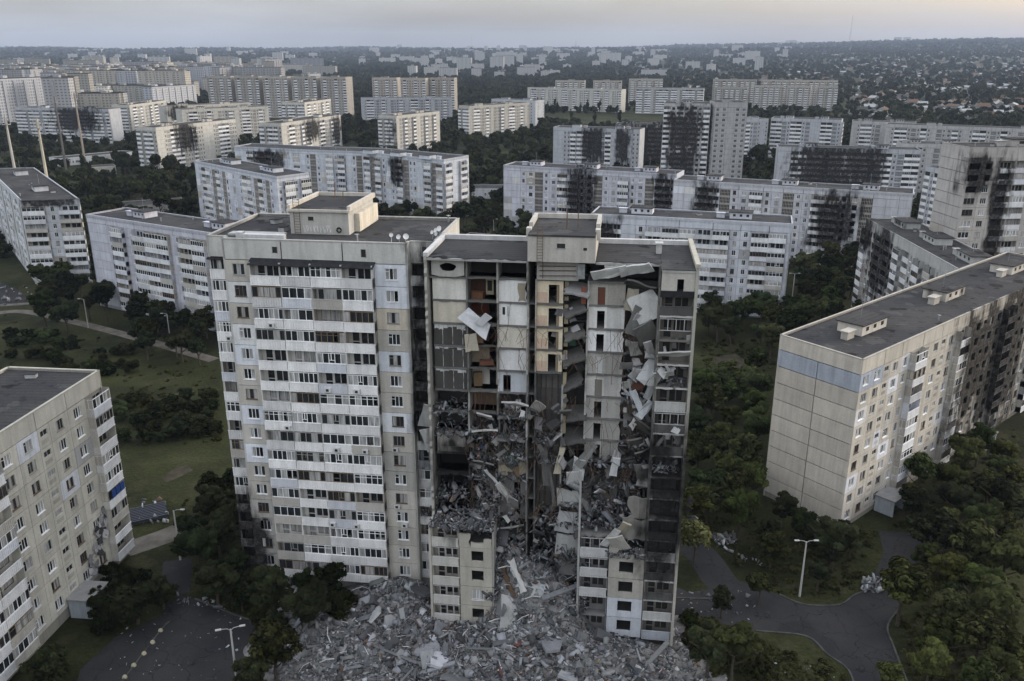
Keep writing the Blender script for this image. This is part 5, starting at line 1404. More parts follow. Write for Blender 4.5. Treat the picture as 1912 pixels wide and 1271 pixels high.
# ------------------------------------------------------------------ ground
k = NT('grassy_ground')
p = k.pos()
c = k.mix(k.mapr(k.noise(p, .045, 5, .6), .38, .62, 0, 1), (.012, .0145, .006), (.036, .040, .015))
c = k.mix(k.mapr(k.noise(p, .16, 4, .6), .55, .68, 0, .6), c, (.054, .052, .028))
c = k.mix(k.mapr(k.noise(p, .07, 5, .7), .62, .70, 0, .55), c, (.060, .052, .040))
c = k.scale(c, k.mapr(k.noise(p, 1.6, 5, .75), .25, .75, .45, 1.55))
k.color(c)
bp = k.n('ShaderNodeBump'); bp.inputs['Strength'].default_value = .9; bp.inputs['Distance'].default_value = .5
k.l(k.noise(p, 1.3, 5, .7), bp.inputs['Height']); k.l(bp.outputs[0], k.b.inputs['Normal'])
M['grass'] = k.m
k = NT('worn_asphalt')
p = k.pos()
c = k.mix(k.mapr(k.noise(p, .10, 5, .6), .35, .65, 0, 1), (.024, .025, .028), (.040, .039, .040))
c = k.mix(k.mapr(k.noise(k.vmath('MULTIPLY', p, (.5, .2, 1)), 1.0, 5, .7), .58, .66, 0, .6), c, (.022, .022, .024))
c = k.mix(k.mapr(k.noise(p, .33, 5, .7), .62, .72, 0, .5), c, (.10, .095, .085))
vo = k.n('ShaderNodeTexVoronoi'); vo.feature = 'DISTANCE_TO_EDGE'; vo.inputs['Scale'].default_value = .22
dn = k.n('ShaderNodeVectorMath'); dn.operation = 'ADD'; k.l(p, dn.inputs[0]); nc = k.n('ShaderNodeTexNoise'); nc.inputs['Scale'].default_value = .5; k.l(p, nc.inputs['Vector'])
k.l(k.scale(nc.outputs['Color'], 3.0), dn.inputs[1]); k.l(dn.outputs[0], vo.inputs['Vector'])
c = k.mix(k.mapr(vo.outputs['Distance'], .0, .018, .8, 0), c, (.010, .010, .010))
c = k.mix(k.mapr(k.noise(p, .06, 2, .4), .57, .585, 0, .5), c, (.018, .018, .02))
k.color(k.scale(c, k.mapr(k.noise(p, 7, 2), .3, .7, .8, 1.2)))
M['asphalt'] = k.m
M['path'] = flat('trodden_path', (.11, .10, .088), .95, 0, .4, .35)
M['earth'] = flat('bare_earth', (.045, .040, .028), .95, 0, .5, .45)

def geo(a, b, n): return np.sign(a) * np.geomspace(abs(a), abs(b), n)
ys = np.concatenate([np.linspace(-300, 900, 40), np.geomspace(950, 13000, 60)])
xs = np.concatenate([-np.geomspace(400, 11000, 36)[::-1], np.linspace(-380, 380, 26), np.geomspace(400, 11000, 36)])
XX, YY = np.meshgrid(xs, ys); ZG = tz(XX, YY)
nx, ny = len(xs), len(ys)
ii = (np.arange(ny - 1)[:, None] * nx + np.arange(nx - 1)[None]).ravel()
gm = np_mesh('ground', np.stack([XX, YY, ZG], 2).reshape(-1, 3), np.stack([ii, ii + 1, ii + 1 + nx, ii + nx], 1), 'grass')
gm.polygons.foreach_set('use_smooth', np.ones(len(gm.polygons), bool))
tag(link('ground', gm), 'dark grassy ground between the blocks', 'ground', kind='structure')

ROADS = []
def sheet(name, pts, mat, label, z=.008, h=0.0):
    poly = [(at(*q).x, at(*q).y) for q in pts]
    ar = sum(poly[i][0] * poly[(i + 1) % len(poly)][1] - poly[(i + 1) % len(poly)][0] * poly[i][1] for i in range(len(poly)))
    if ar < 0: poly = poly[::-1]
    ROADS.append(poly)
    b = MB((mat,)); b.v = [(x, y, z) for x, y in poly]; b.f = [tuple(range(len(poly)))]; b.m = [0]
    return tag(link(name, b.me(name)), label, 'road', kind='structure')
def band(name, pts, w, mat, label, z=.012, hgt=0.0):
    P_ = [at(*q) for q in pts]; L_, R_ = [], []
    if len(P_) > 2:
        E_ = [P_[0] * 2 - P_[1]] + P_ + [P_[-1] * 2 - P_[-2]]; Q_ = []
        for i in range(1, len(E_) - 2):
            for t in (0, .2, .4, .6, .8):
                a0, a1, a2, a3 = E_[i - 1:i + 3]
                Q_.append(.5 * (2 * a1 + (a2 - a0) * t + (2 * a0 - 5 * a1 + 4 * a2 - a3) * t * t + (3 * a1 - a0 - 3 * a2 + a3) * t ** 3))
        P_ = Q_ + [P_[-1]]
    for i, q in enumerate(P_):
        t = (P_[min(i + 1, len(P_) - 1)] - P_[max(i - 1, 0)]).normalized(); n = Vector((-t.y, t.x, 0)) * w / 2
        L_.append(q + n); R_.append(q - n)
    poly = [(q.x, q.y) for q in R_ + L_[::-1]]; ROADS.append(poly)
    b = MB((mat,))
    for i in range(len(P_) - 1):
        if hgt > 0: b.prism([(R_[i].x, R_[i].y), (R_[i + 1].x, R_[i + 1].y), (L_[i + 1].x, L_[i + 1].y), (L_[i].x, L_[i].y)], 0, hgt)
        else: b.quad((R_[i].x, R_[i].y, z), (R_[i + 1].x, R_[i + 1].y, z), (L_[i + 1].x, L_[i + 1].y, z), (L_[i].x, L_[i].y, z))
    return tag(link(name, b.me(name)), label, 'road' if hgt == 0 else 'kerb', kind='structure')
sheet('road', [(1250, 1090), (1285, 1105), (1340, 1098), (1400, 1095), (1455, 1110), (1495, 1127), (1534, 1131), (1571, 1128), (1594, 1112), (1614, 1104), (1632, 1075), (1650, 1030), (1640, 990), (1760, 1000), (1723, 1040), (1690, 1100), (1677, 1138), (1657, 1171), (1670, 1211), (1700, 1300), (1600, 1300), (1584, 1251), (1544, 1221), (1505, 1188), (1412, 1178), (1330, 1160), (1250, 1150)], 'asphalt', 'worn asphalt yard road curving at bottom right')
band('path', [(1285, 1010), (1318, 1045), (1350, 1090), (1395, 1110)], 5, 'asphalt', 'narrow road running up past the willow')
sheet('road', [(318, 1105), (364, 1118), (400, 1130), (446, 1151), (478, 1165), (462, 1209), (440, 1300), (130, 1330), (150, 1250), (215, 1190), (300, 1150)], 'asphalt', 'dark asphalt parking yard at bottom left', .010)
band('path', [(332, 1045), (330, 1075), (325, 1112)], 4, 'asphalt', 'short asphalt link north of the parking yard', .014)
band('path', [(235, 1026), (300, 1004), (345, 986)], 4.5, 'path', 'pale path passing the street lamp at left', .016)
band('path', [(-40, 590), (40, 581), (140, 601), (260, 632), (400, 672)], 3.2, 'path', 'long diagonal footpath across the left meadow', .016)
band('path', [(-40, 572), (60, 566), (110, 560)], 2.4, 'path', 'second pale track at the far left edge', .02)
sheet('road', [(-30, 535), (0, 525), (40, 545), (60, 570), (-30, 575)], 'asphalt', 'small paved yard at the far left edge', .012)
sheet('bare_patch', [(300, 892), (330, 872), (352, 868), (360, 878), (330, 893), (310, 900)], 'earth', 'bare earth patch in the left meadow', .01)
sheet('bare_patch', [(1330, 668), (1372, 660), (1400, 678), (1372, 690), (1340, 686)], 'earth', 'bare earth patch in the clearing behind the ruin', .01)
for pts in ([(1455, 1110), (1495, 1127), (1534, 1131), (1571, 1128), (1594, 1112), (1614, 1104)], [(1700, 1290), (1670, 1211), (1657, 1171), (1677, 1138)], [(1412, 1178), (1505, 1188), (1544, 1221), (1584, 1251), (1600, 1300)], [(1255, 1116), (1300, 1118), (1345, 1118)],
            [(215, 1290), (300, 1178), (318, 1160)], [(446, 1151), (480, 1166), (462, 1209)], [(364, 1118), (446, 1151)]):
    band('kerb', pts, .22, 'kerb', 'low concrete kerb edging the asphalt', 0, .13)

# ------------------------------------------------------------------ trees
def crown_mesh(name, seed, n, leaf, lobes, squash=.85, base=(.0235, .0290, .0135), drop=0.0, spread=.62):
    rg = np.random.default_rng(seed)
    C = rg.normal(size=(lobes, 3)); C /= np.linalg.norm(C, axis=1)[:, None]
    C *= (spread * rg.uniform(.25, 1.0, lobes) ** .6)[:, None]; C[:, 2] *= squash; C[0] = 0
    Rl = rg.uniform(.55, 1.15, lobes) * min(.36, 1.25 / math.sqrt(lobes)); Rl[0] = .42
    li = rg.choice(lobes, n, p=Rl ** 2 / (Rl ** 2).sum())
    D_ = rg.normal(size=(n, 3)); D_ /= np.linalg.norm(D_, axis=1)[:, None]
    rad = Rl[li] * rg.uniform(.55, 1.08, n)
    P_ = C[li] + D_ * rad[:, None] * np.array([1, 1, .85])
    if drop: P_[:, 2] -= drop * rg.random(n) * (np.linalg.norm(P_[:, :2], axis=1))
    ph_ = rg.random((n, 3)) * .8 + D_; ph_ /= np.linalg.norm(ph_, axis=1)[:, None]
    a = np.cross(ph_, rg.normal(size=(n, 3))); a /= np.linalg.norm(a, axis=1)[:, None]; b_ = np.cross(ph_, a)
    s = leaf * rg.uniform(.55, 1.3, n)[:, None]
    A, B_ = a * s, b_ * s * (.7 if not drop else 1.6)
    V = np.stack([P_ - A - B_ * .5, P_ + A - B_ * .3, P_ + A * .5 + B_, P_ - A * .6 + B_ * .8], 1).reshape(-1, 3)
    F = np.arange(4 * n).reshape(-1, 4)
    lc = rg.uniform(.55, 1.6, lobes)[li] * rg.uniform(.6, 1.4, n)
    col = np.array(base)[None] * lc[:, None]; col[:, 0] *= 1 + .18 * rg.random(n)
    return np_mesh(name, V, F, 'leaf', np.repeat(col, 4, 0))
CROWNS = [crown_mesh('crown', 100 + i, 3600, .078, 22 + 3 * i, (.85, 1.05, .75, .95, .8, 1.15)[i], spread=(.72, .68, .8, .75, .7, .66)[i]) for i in range(6)]
CR_MID = [crown_mesh('crown', 200 + i, 900, .14, 11) for i in range(4)]
CR_FAR = [crown_mesh('crown', 300 + i, 220, .24, 8) for i in range(3)]
CR_POP = [crown_mesh('crown', 400 + i, 700, .13, 14, 1.6, (.024, .033, .015), 0, .5) for i in range(2)]
CR_WIL = crown_mesh('crown', 500, 3600, .07, 22, .8, (.085, .096, .040), 1.1)
def trunk_mesh(seed):
    rg = random.Random(seed); b = MB(('bark',)); z = 0
    b.tube([(0, 0, -.1), (rg.uniform(-.03, .03), .02, .35), (rg.uniform(-.06, .06), rg.uniform(-.06, .06), .75), (rg.uniform(-.1, .1), 0, 1.15)], .045, 7, 0, .018)
    for i in range(5):
        an = rg.uniform(0, 6.28); zz = rg.uniform(.4, .85); r = rg.uniform(.35, .6)
        b.tube([(0, 0, zz), (math.cos(an) * r * .5, math.sin(an) * r * .5, zz + .18), (math.cos(an) * r, math.sin(an) * r, zz + .42)], .02, 5, 0, .006)
    return b.me('trunk')
TRUNKS = [trunk_mesh(i) for i in range(3)]
tg = random.Random(31)
TREES = []
def tree(x, y, h, r, kind='mid', label=None, group=None, tint=(1, 1, 1), name='tree'):
    z = float(tz(x, y))
    e = empty(name, (x, y, z), tg.uniform(0, 6.28))
    me = {'near': lambda: tg.choice(CROWNS), 'mid': lambda: tg.choice(CR_MID), 'pop': lambda: tg.choice(CR_POP), 'wil': lambda: CR_WIL}[kind]()
    if name != 'shrub':
        t = link('trunk', tg.choice(TRUNKS), e); hh = h * .62; t.scale = (r * 1.5, r * 1.5, hh)
    c = link('crown', me, e, None, tint)
    if kind == 'pop': c.location = (0, 0, h * .52); c.scale = (r, r, h * .36)
    else: c.location = (0, 0, h - r * .82 if name != 'shrub' else h * .42); c.scale = (r, r, r * tg.uniform(.8, 1.0) if name != 'shrub' else h * .62)
    tag(e, label, 'tree' if name != 'shrub' else 'shrub', group)
    TREES.append((x, y, r))
def near_poly(x, y, poly, m):
    if inpoly(x, y, poly): return True
    for i in range(len(poly)):
        a, b_ = poly[i], poly[(i + 1) % len(poly)]; dx, dy = b_[0] - a[0], b_[1] - a[1]
        t = max(0, min(1, ((x - a[0]) * dx + (y - a[1]) * dy) / (dx * dx + dy * dy + 1e-9)))
        if math.hypot(a[0] + t * dx - x, a[1] + t * dy - y) < m: return True
    return False
def clear(x, y, m, road=True):
    for f_ in FPRINTS:
        c0 = f_[0]
        if abs(c0[0] - x) > 160 or abs(c0[1] - y) > 160: continue
        if near_poly(x, y, f_, m): return False
    if road:
        for f_ in ROADS:
            if near_poly(x, y, f_, m * .45): return False
    return True
DARK, OLIVE, PALE = (.75, .80, .75), (1.3, 1.3, 1.0), (1.95, 1.95, 1.3)
# trees one can single out in the foreground: crown centre in the photograph, height, crown radius
for px, py, h, r, kd, lab, ti in (
        (1300, 985, 8.5, 3.0, 'wil', 'pale drooping willow beside the right foot of the ruin', (1, 1, 1)),
        (1690, 1085, 10, 4.0, 'near', 'light green tree at the road bend by the kerb, bottom right', PALE),
        (1560, 1005, 10, 4.6, 'near', 'dark broad tree behind the street lamp on the right', DARK),
        (1775, 1140, 9, 4.0, 'near', 'mid green tree right of the pale one at the bend', OLIVE),
        (1850, 1120, 10, 4.4, 'near', 'olive tree near the right edge above the bottom path', OLIVE),
        (1745, 985, 10, 4.4, 'near', 'dark tree at the right between block and road', DARK),
        (1830, 1010, 10.5, 4.8, 'near', 'large green tree in the clump at the right edge', OLIVE),
        (1885, 1030, 10, 4.2, 'near', 'tree cut by the right edge, mid height', OLIVE),
        (1880, 930, 10, 4.4, 'near', 'dark tree at the right edge under the burnt block', DARK),
        (1790, 925, 9, 3.8, 'near', 'dark tree in front of the burnt block entrance', DARK),
        (1710, 930, 8, 3.4, 'near', 'small dark tree before the gable corner of the right block', DARK),
        (1740, 1225, 7, 2.9, 'near', 'yellowish leafy tree at the bottom right, below the kerb bend', PALE),
        (1665, 1255, 5, 2.3, 'near', 'low yellow-green tree at the bottom edge, right', PALE),
        (1875, 1240, 7, 3.0, 'near', 'olive tree in the bottom right corner', OLIVE),
        (1375, 1190, 9, 3.2, 'near', 'slim yellow-green tree right of the rubble', OLIVE),
        (1325, 1200, 8, 3.4, 'near', 'dark green tree at the right end of the rubble', DARK),
        (1420, 1085, 5.5, 2.3, 'near', 'sprawling young tree at the road edge', OLIVE),
        (1350, 1115, 5, 2.2, 'near', 'small dark tree beside the kerb near the ruin', DARK),
        (1440, 985, 7, 2.6, 'near', 'small dark tree left of the right-hand lamp', DARK),
        (510, 1195, 9.5, 3.8, 'near', 'olive tree beside the parking yard, bottom left of the rubble', (1.05, .98, .75)),
        (575, 1125, 9, 4.0, 'near', 'dark tree at the foot of the standing tower', DARK),
        (500, 1090, 8, 3.6, 'near', 'dark tree left of the tower foot', DARK),
        (400, 1075, 7.5, 3.8, 'near', 'broad dark tree between yard and tower', DARK),
        (250, 1120, 7, 4.2, 'near', 'dense dark tree against the cream block at left', DARK),
        (230, 1085, 6, 3.0, 'near', 'round dark tree by the corner of the cream block', DARK),
        (300, 1100, 5.5, 3.0, 'near', 'dark bushy tree above the parking yard', DARK),
        (90, 1240, 6, 3.2, 'near', 'dark tree at the bottom left corner', DARK),
        (470, 1255, 7, 2.8, 'near', 'dark tree at the bottom edge beside the double lamp', DARK),
        (405, 985, 8, 3.6, 'near', 'dark tree hugging the left side of the tower', DARK),
        (390, 930, 8, 3.4, 'near', 'dark tree behind the left lamp', DARK)):
    q = at(px, py, h - r * .8)
    tree(q.x, q.y, h, r, kd, lab, None, ti)
# groups of trees: (corners in the photograph of the crowns, spacing, height range, kind, label)
def fill(poly, n, h0, h1, rf, kind, label, group, tint=(1, 1, 1), zc=5.0, name='tree', sep=.95, m=.5):
    xs_, ys_ = [q[0] for q in poly], [q[1] for q in poly]; done = 0
    for _ in range(n * 12):
        if done >= n: break
        px, py = tg.uniform(min(xs_), max(xs_)), tg.uniform(min(ys_), max(ys_))
        if not inpoly(px, py, poly): continue
        q = at(px, py, zc); h = tg.uniform(h0, h1); r = h * rf * tg.uniform(.85, 1.15)
        if any((q.x - a) ** 2 + (q.y - b_) ** 2 < ((r + c) * sep * .62) ** 2 for a, b_, c in TREES): continue
        if not clear(q.x, q.y, r * m + .4): continue
        v = tg.uniform(.7, 1.35); w_ = tg.uniform(.82, 1.14)
        lab = '%s %s %s' % ('tall' if h > h0 + (h1 - h0) * .66 else 'short' if h < h0 + (h1 - h0) * .33 else 'mid-sized', 'deep-green' if v < .9 else 'olive' if w_ > 1.02 else 'green', label.replace('dark ', '').replace('tall ', ''))
        tree(q.x, q.y, h, r, kind, lab, group, (tint[0] * v * w_, tint[1] * v, tint[2] * v * tg.uniform(.7, 1.1)), name); done += 1
def rect(a, b_, c, d_): return [(a, b_), (c, b_), (c, d_), (a, d_)]
fill([(1300, 690), (1420, 680), (1430, 780), (1400, 960), (1290, 960)], 26, 7, 11, .42, 'near', 'tree in the green strip between the ruin and the right-hand block', 'trees beside the ruin', (1.35, 1.42, 1.15))
fill([(1315, 520), (1500, 470), (1600, 490), (1640, 580), (1540, 610), (1420, 640), (1320, 620)], 46, 8, 12, .42, 'near', 'tree in the dense grove behind the ruin', 'grove behind the ruin', (1.0, 1.08, .95))
fill([(1490, 480), (1610, 470), (1630, 560), (1500, 520)], 10, 8, 12, .42, 'near', 'tree in the dense grove behind the ruin', 'grove behind the ruin', (.75, .8, .75))
fill([(1640, 880), (1904, 800), (1904, 1271), (1700, 1271), (1760, 1100), (1700, 960)], 26, 6, 10, .42, 'near', 'tree in the thicket along the right edge', 'thicket along the right edge', (1.3, 1.3, 1.0))
fill([(1430, 930), (1640, 960), (1600, 1060), (1440, 1060)], 9, 4, 7, .45, 'near', 'dark tree under the gable of the right-hand block', 'trees under the gable', (.7, .75, .7))
fill([(60, 490), (190, 480), (210, 590), (80, 590)], 20, 8, 12, .44, 'near', 'dark tree in the clump between the two left blocks', 'clump between the left blocks', (.62, .68, .62))
fill([(230, 570), (385, 560), (390, 650), (250, 640)], 16, 7, 10, .44, 'near', 'dark tree along the foot of the left white block', 'trees along the left white block', (.62, .68, .62))
fill([(330, 940), (440, 880), (450, 1060), (345, 1075)], 14, 5, 9, .45, 'near', 'dark tree in the shade left of the tower', 'trees left of the tower', (.6, .66, .6))
fill([(430, 1050), (640, 1065), (640, 1130), (560, 1180), (450, 1130)], 12, 4, 8, .46, 'near', 'dark tree below the tower', 'trees below the tower', (.62, .68, .62))
fill([(150, 1080), (300, 1060), (315, 1150), (200, 1180)], 8, 3, 5, .5, 'near', 'dark shrub beside the cream block', 'shrubs beside the cream block', (.6, .66, .6), 2, 'shrub')
fill([(0, 615), (110, 620), (240, 650), (250, 690), (130, 690), (0, 650)], 26, 2.5, 4.5, .7, 'near', 'shrub in the hedge line across the left meadow', 'hedge across the left meadow', (.72, .76, .66), 1.6, 'shrub')
fill([(210, 740), (400, 730), (405, 810), (225, 815)], 24, 2.5, 5, .7, 'near', 'shrub in the thicket above the lawn', 'thicket above the lawn', (.66, .7, .62), 1.6, 'shrub')
fill([(1270, 1150), (1400, 1150), (1440, 1271), (1290, 1271)], 9, 2, 4, .6, 'near', 'shrub on the rubble-strewn lawn at bottom right', 'shrubs on the lawn', (.8, .82, .7), 1.5, 'shrub')
fill([(870, 330), (1000, 340), (1010, 450), (880, 450), (850, 400)], 16, 9, 14, .40, 'mid', 'tree in the grove seen between tower and ruin', 'grove between tower and ruin', (.8, .85, .8), 6)
fill([(690, 370), (800, 380), (860, 440), (720, 420)], 12, 8, 12, .40, 'mid', 'tree behind the standing tower roof', 'trees behind the tower roof', (.8, .85, .8), 6)
fill([(110, 300), (360, 270), (380, 390), (180, 420), (100, 360)], 30, 10, 15, .40, 'mid', 'tree in the left-hand wood', 'left-hand wood', (.68, .74, .66), 6)
fill([(1640, 380), (1730, 400), (1730, 470), (1690, 560), (1620, 500)], 0, 8, 12, .4, 'mid', '', '')
fill([(150, 300), (240, 330), (240, 390), (160, 390)], 8, 14, 19, .17, 'pop', 'tall dark poplar in the left-hand wood', 'poplars in the left-hand wood', (.8, .85, .85), 8, sep=.7)
fill([(860, 225), (1030, 230), (1040, 300), (880, 300)], 18, 10, 15, .42, 'mid', 'tree in the central wood beyond the tower', 'central wood', (.95, .95, .75), 6)
fill([(1360, 270), (1460, 260), (1460, 330), (1370, 330)], 10, 10, 15, .4, 'mid', 'tree before the scarred block', 'trees before the scarred block', (.85, .85, .75), 6)
fill([(990, 175), (1160, 185), (1160, 225), (1000, 215)], 18, 16, 22, .17, 'pop', 'poplar in the row before the long balcony block', 'poplar row', (.7, .75, .75), 8, sep=.7)

# everything beyond that: one mass of wood
def gn_scatter(name, pts, scl, protos_, label, tint):
    me = bpy.data.meshes.new(name)
    me.from_pydata([tuple(q) for q in pts], [], [])
    a = me.attributes.new('scl', 'FLOAT_VECTOR', 'POINT'); a.data.foreach_set('vector', np.asarray(scl, np.float32).ravel())
    o = link(name, me, None, None, tint)
    g = bpy.data.node_groups.new(name, 'GeometryNodeTree')
    g.interface.new_socket('Geometry', in_out='INPUT', socket_type='NodeSocketGeometry'); g.interface.new_socket('Geometry', in_out='OUTPUT', socket_type='NodeSocketGeometry')
    gi, go = g.nodes.new('NodeGroupInput'), g.nodes.new('NodeGroupOutput')
    gtoi = g.nodes.new('GeometryNodeGeometryToInstance')
    for q in protos_:
        oi = g.nodes.new('GeometryNodeObjectInfo'); oi.inputs[0].default_value = q; oi.transform_space = 'ORIGINAL'
        g2 = g.nodes.new('GeometryNodeGeometryToInstance'); g.links.new(oi.outputs['Geometry'], g2.inputs[0]); q_ = g2
        g.links.new(g2.outputs[0], gtoi.inputs[0]) if False else None
        gtoi_list.append(g2)
    jn = g.nodes.new('GeometryNodeJoinGeometry')
    for g2 in gtoi_list: g.links.new(g2.outputs[0], jn.inputs[0])
    gtoi_list.clear(); g.nodes.remove(gtoi)
    iop = g.nodes.new('GeometryNodeInstanceOnPoints')
    iop.inputs['Pick Instance'].default_value = True
    na = g.nodes.new('GeometryNodeInputNamedAttribute'); na.data_type = 'FLOAT_VECTOR'; na.inputs['Name'].default_value = 'scl'
    rv = g.nodes.new('FunctionNodeRandomValue'); rv.data_type = 'FLOAT_VECTOR'
    rv.inputs[0].default_value = (0, 0, 0); rv.inputs[1].default_value = (.2, .2, 6.28)
    g.links.new(gi.outputs[0], iop.inputs['Points']); g.links.new(jn.outputs[0], iop.inputs['Instance'])
    g.links.new(rv.outputs[0], iop.inputs['Rotation']); g.links.new(na.outputs[0], iop.inputs['Scale'])
    g.links.new(iop.outputs[0], go.inputs[0])
    md = o.modifiers.new('scatter', 'NODES'); md.node_group = g
    tag(o, label, 'trees', kind='stuff')
    return o
gtoi_list = []
ft = []
for i, me in enumerate(CR_FAR):
    x, y = (-60 + 40 * i, 900 + 30 * i)
    e = empty('tree', (x, y, 0)); t = link('trunk', TRUNKS[i], e); t.scale = (8, 8, 8); c_ = link('crown', me, e); c_.location = (0, 0, 9); c_.scale = (5, 5, 5); ft.append(c_)
    tag(e, 'tree standing at the near edge of the far woods', 'tree', 'edge of the far woods')
wg = np.random.default_rng(8)
pts, scl = [], []
def wood_at(x, y):
    a = x / y
    n_ = math.sin(x / 190 + 1) * math.sin(y / 240 + x / 500) + .5 * math.sin(x / 71) * math.sin(y / 83)
    return n_
for y0, y1, n, r0, r1 in ((300, 700, 2600, 3.6, 5.6), (700, 1300, 5200, 4.2, 6.4), (1300, 2600, 9000, 5.5, 9), (2600, 5500, 9000, 8, 15), (5500, 10500, 6000, 14, 26)):
    yy = wg.uniform(y0, y1, n); aa = wg.uniform(-.66, .66, n); xx = aa * yy
    for x, y in zip(xx, yy):
        pxx = 956 + x / y * 1690
        w_ = wood_at(x, y)
        if pxx < 600 and 850 < y < 2600 and w_ < .45: continue
        if y < 1300 and w_ < -.95: continue
        if pxx > 1150 and 1000 < y < 4200 and wg.random() < .55: continue
        r = wg.uniform(r0, r1)
        if y < 700:
            # keep to wooded places: not on the open ground already planted
            if any((x - a) ** 2 + (y - b_) ** 2 < (c * .7 + r * .5) ** 2 for a, b_, c in TREES): continue
        if y < 4000 and not clear(x, y, r * .55 + .5, False): continue
        pts.append((x, y, float(tz(x, y)) + r * (.75 if y < 2600 else .45))); scl.append((r, r, r * wg.uniform(.8, 1.15)))
gn_scatter('woodland', pts, scl, ft, 'dark woods filling the ground between the far blocks', (.85, .88, .82))
# weeds and low scrub on the meadows
pts, scl = [], []
for poly, n in (([(0, 585), (400, 680), (410, 830), (230, 830), (205, 690), (0, 690)], 420), ([(1310, 630), (1450, 640), (1440, 720), (1310, 720)], 260), ([(1270, 1130), (1600, 1271), (1290, 1271)], 500), ([(1280, 960), (1640, 980), (1600, 1110), (1420, 1110)], 420), ([(330, 940), (450, 900), (640, 1110), (520, 1271), (440, 1150), (340, 1100)], 500), ([(1640, 850), (1904, 800), (1904, 1271), (1690, 1271)], 500)):
    xs_, ys_ = [q[0] for q in poly], [q[1] for q in poly]
    for _ in range(n):
        px, py = wg.uniform(min(xs_), max(xs_)), wg.uniform(min(ys_), max(ys_))
        if not inpoly(px, py, poly): continue
        q = at(px, py)
        if any(near_poly(q.x, q.y, f_, .3) for f_ in ROADS) or not clear(q.x, q.y, .8, False): continue
        s = wg.uniform(.2, .7) * (1.0 if wg.random() < .92 else 1.7)
        pts.append((q.x, q.y, s * .2)); scl.append((s * 1.3, s * 1.3, s * .7))
gn_scatter('undergrowth', pts, scl, ft, 'rough weeds and low scrub covering the open ground', (1.25, 1.15, .9))

# ------------------------------------------------------------------ street furniture and masts
def lamp(px, py, h, label, arms=2, rz=0.0, lean=0.0):
    q = at(px, py); e = empty('street_lamp', (q.x, q.y, 0), rz)
    b = MB(('conc',)); b.tube([(0, 0, -.2), (0, 0, h)], .17, 8, 0, .10); link('post', b.me('post'), e, None, (.40, .40, .39))
    for s in ((-1, 1) if arms == 2 else (1,)):
        b = MB(('metal',)); b.tube([(0, 0, h - .15), (.35 * s, 0, h + .12), (1.05 * s, 0, h + .2)], .045, 5); link('arm', b.me('arm'), e)
        b = MB(('white', 'metal')); b.box(-.32, .32, -.13, .13, -.05, .05); b.box(-.26, .26, -.1, .1, -.09, -.05, 1)
        link('lamp_head', b.me('lamp_head'), e, T3(1.3 * s, 0, h + .2), (.42, .42, .42))
    tag(e, label, 'street lamp', 'street lamps')
lamp(1493, 1113, 8.6, 'concrete street lamp with two arms beside the road bend at right')
lamp(446, 1300, 9.3, 'two-armed street lamp standing in the parking yard at bottom left', 2, .3)
lamp(337, 1045, 8.2, 'single-arm street lamp at the end of the pale path, left', 1)
lamp(165, 612, 8.0, 'street lamp among the dark trees at far left', 1, PI)
lamp(319, 642, 8.0, 'street lamp by the footpath near the left white block', 1, PI)
lamp(922, 452, 9.0, 'grey lamp post seen between the tower and the ruin', 1)
lamp(1478, 566, 9.0, 'lamp post in the grove before the right-hand white block', 2)
for i, (x, y, h, lab) in enumerate(((-178, 330, 47, 'tall rusty pole mast behind the far left block, nearer right'), (-207, 360, 46, 'tall pole mast at the very left edge'), (-268, 520, 46, 'thin dark mast, left one of the farther pair'), (-256, 520, 48, 'thin rusty mast, right one of the farther pair'))):
    e = empty('mast', (x, y, 0))
    b = MB(('conc',)); b.tube([(0, 0, 0), (0, 0, h * .5)], .75, 8, 0, .6); b.tube([(0, 0, h * .5), (0, 0, h)], .6, 8, 0, .38); link('pole', b.me('pole'), e, None, ((.46, .42, .34), (.46, .44, .40), (.16, .15, .14), (.34, .29, .25))[i])
    b = MB(('metal',)); b.box(-1.2, 1.2, -1.2, 1.2, h - 3.6, h - 3.4)
    for q in ((-1.1, -1.1), (1.1, -1.1), (1.1, 1.1), (-1.1, 1.1)): b.box(q[0] - .12, q[0] + .12, q[1] - .12, q[1] + .12, h - 3.4, h - .6)
    link('platform', b.me('platform'), e)
    tag(e, lab, 'mast')
# distant lattice masts and a chimney on the ridge
def lattice(px, py_top, y, h, label, w=9):
    x = (px - CX) / FPX * (y * math.cos(PITCH) + 60 * math.sin(PITCH))
    z = float(tz(x, y)); e = empty('radio_mast', (x, y, z)); b = MB(('metal',)); n = 9
    for s in ((-1, -1), (1, -1), (1, 1), (-1, 1)): b.tube([(s[0] * w, s[1] * w, 0), (s[0] * w * .3, s[1] * w * .3, h * .5), (s[0] * .6, s[1] * .6, h)], 1.0, 4, 0, .5)
    for i in range(n):
        f0, f1 = i / n, (i + 1) / n; wf = lambda f: w * (1 - 1.4 * f if f < .5 else .3 - .5 * (f - .5)) if f < .98 else .6
        a, c = max(.6, wf(f0)), max(.6, wf(f1))
        for s in ((-1, -1, 1, -1), (1, -1, 1, 1), (1, 1, -1, 1), (-1, 1, -1, -1)): b.tube([(s[0] * a, s[1] * a, h * f0), (s[2] * c, s[3] * c, h * f1)], .5, 3)
    link('lattice', b.me('lattice'), e); tag(e, label, 'mast')
lattice(1583, 40, 9000, 265, 'tall lattice radio mast on the right-hand ridge')
lattice(881, 72, 9000, 150, 'thin radio mast on the horizon left of centre', 5)
b = MB(('conc',)); b.tube([(0, 0, -5), (0, 0, 75)], 5, 8, 0, 3.2)
x = (1075 - CX) / FPX * 8600 * .95; o = link('factory_chimney', b.me('factory_chimney'), None, None, (.3, .28, .27)); o.location = (x, 8600, float(tz(x, 8600))); tag(o, 'lone factory chimney on the horizon right of centre', 'chimney')
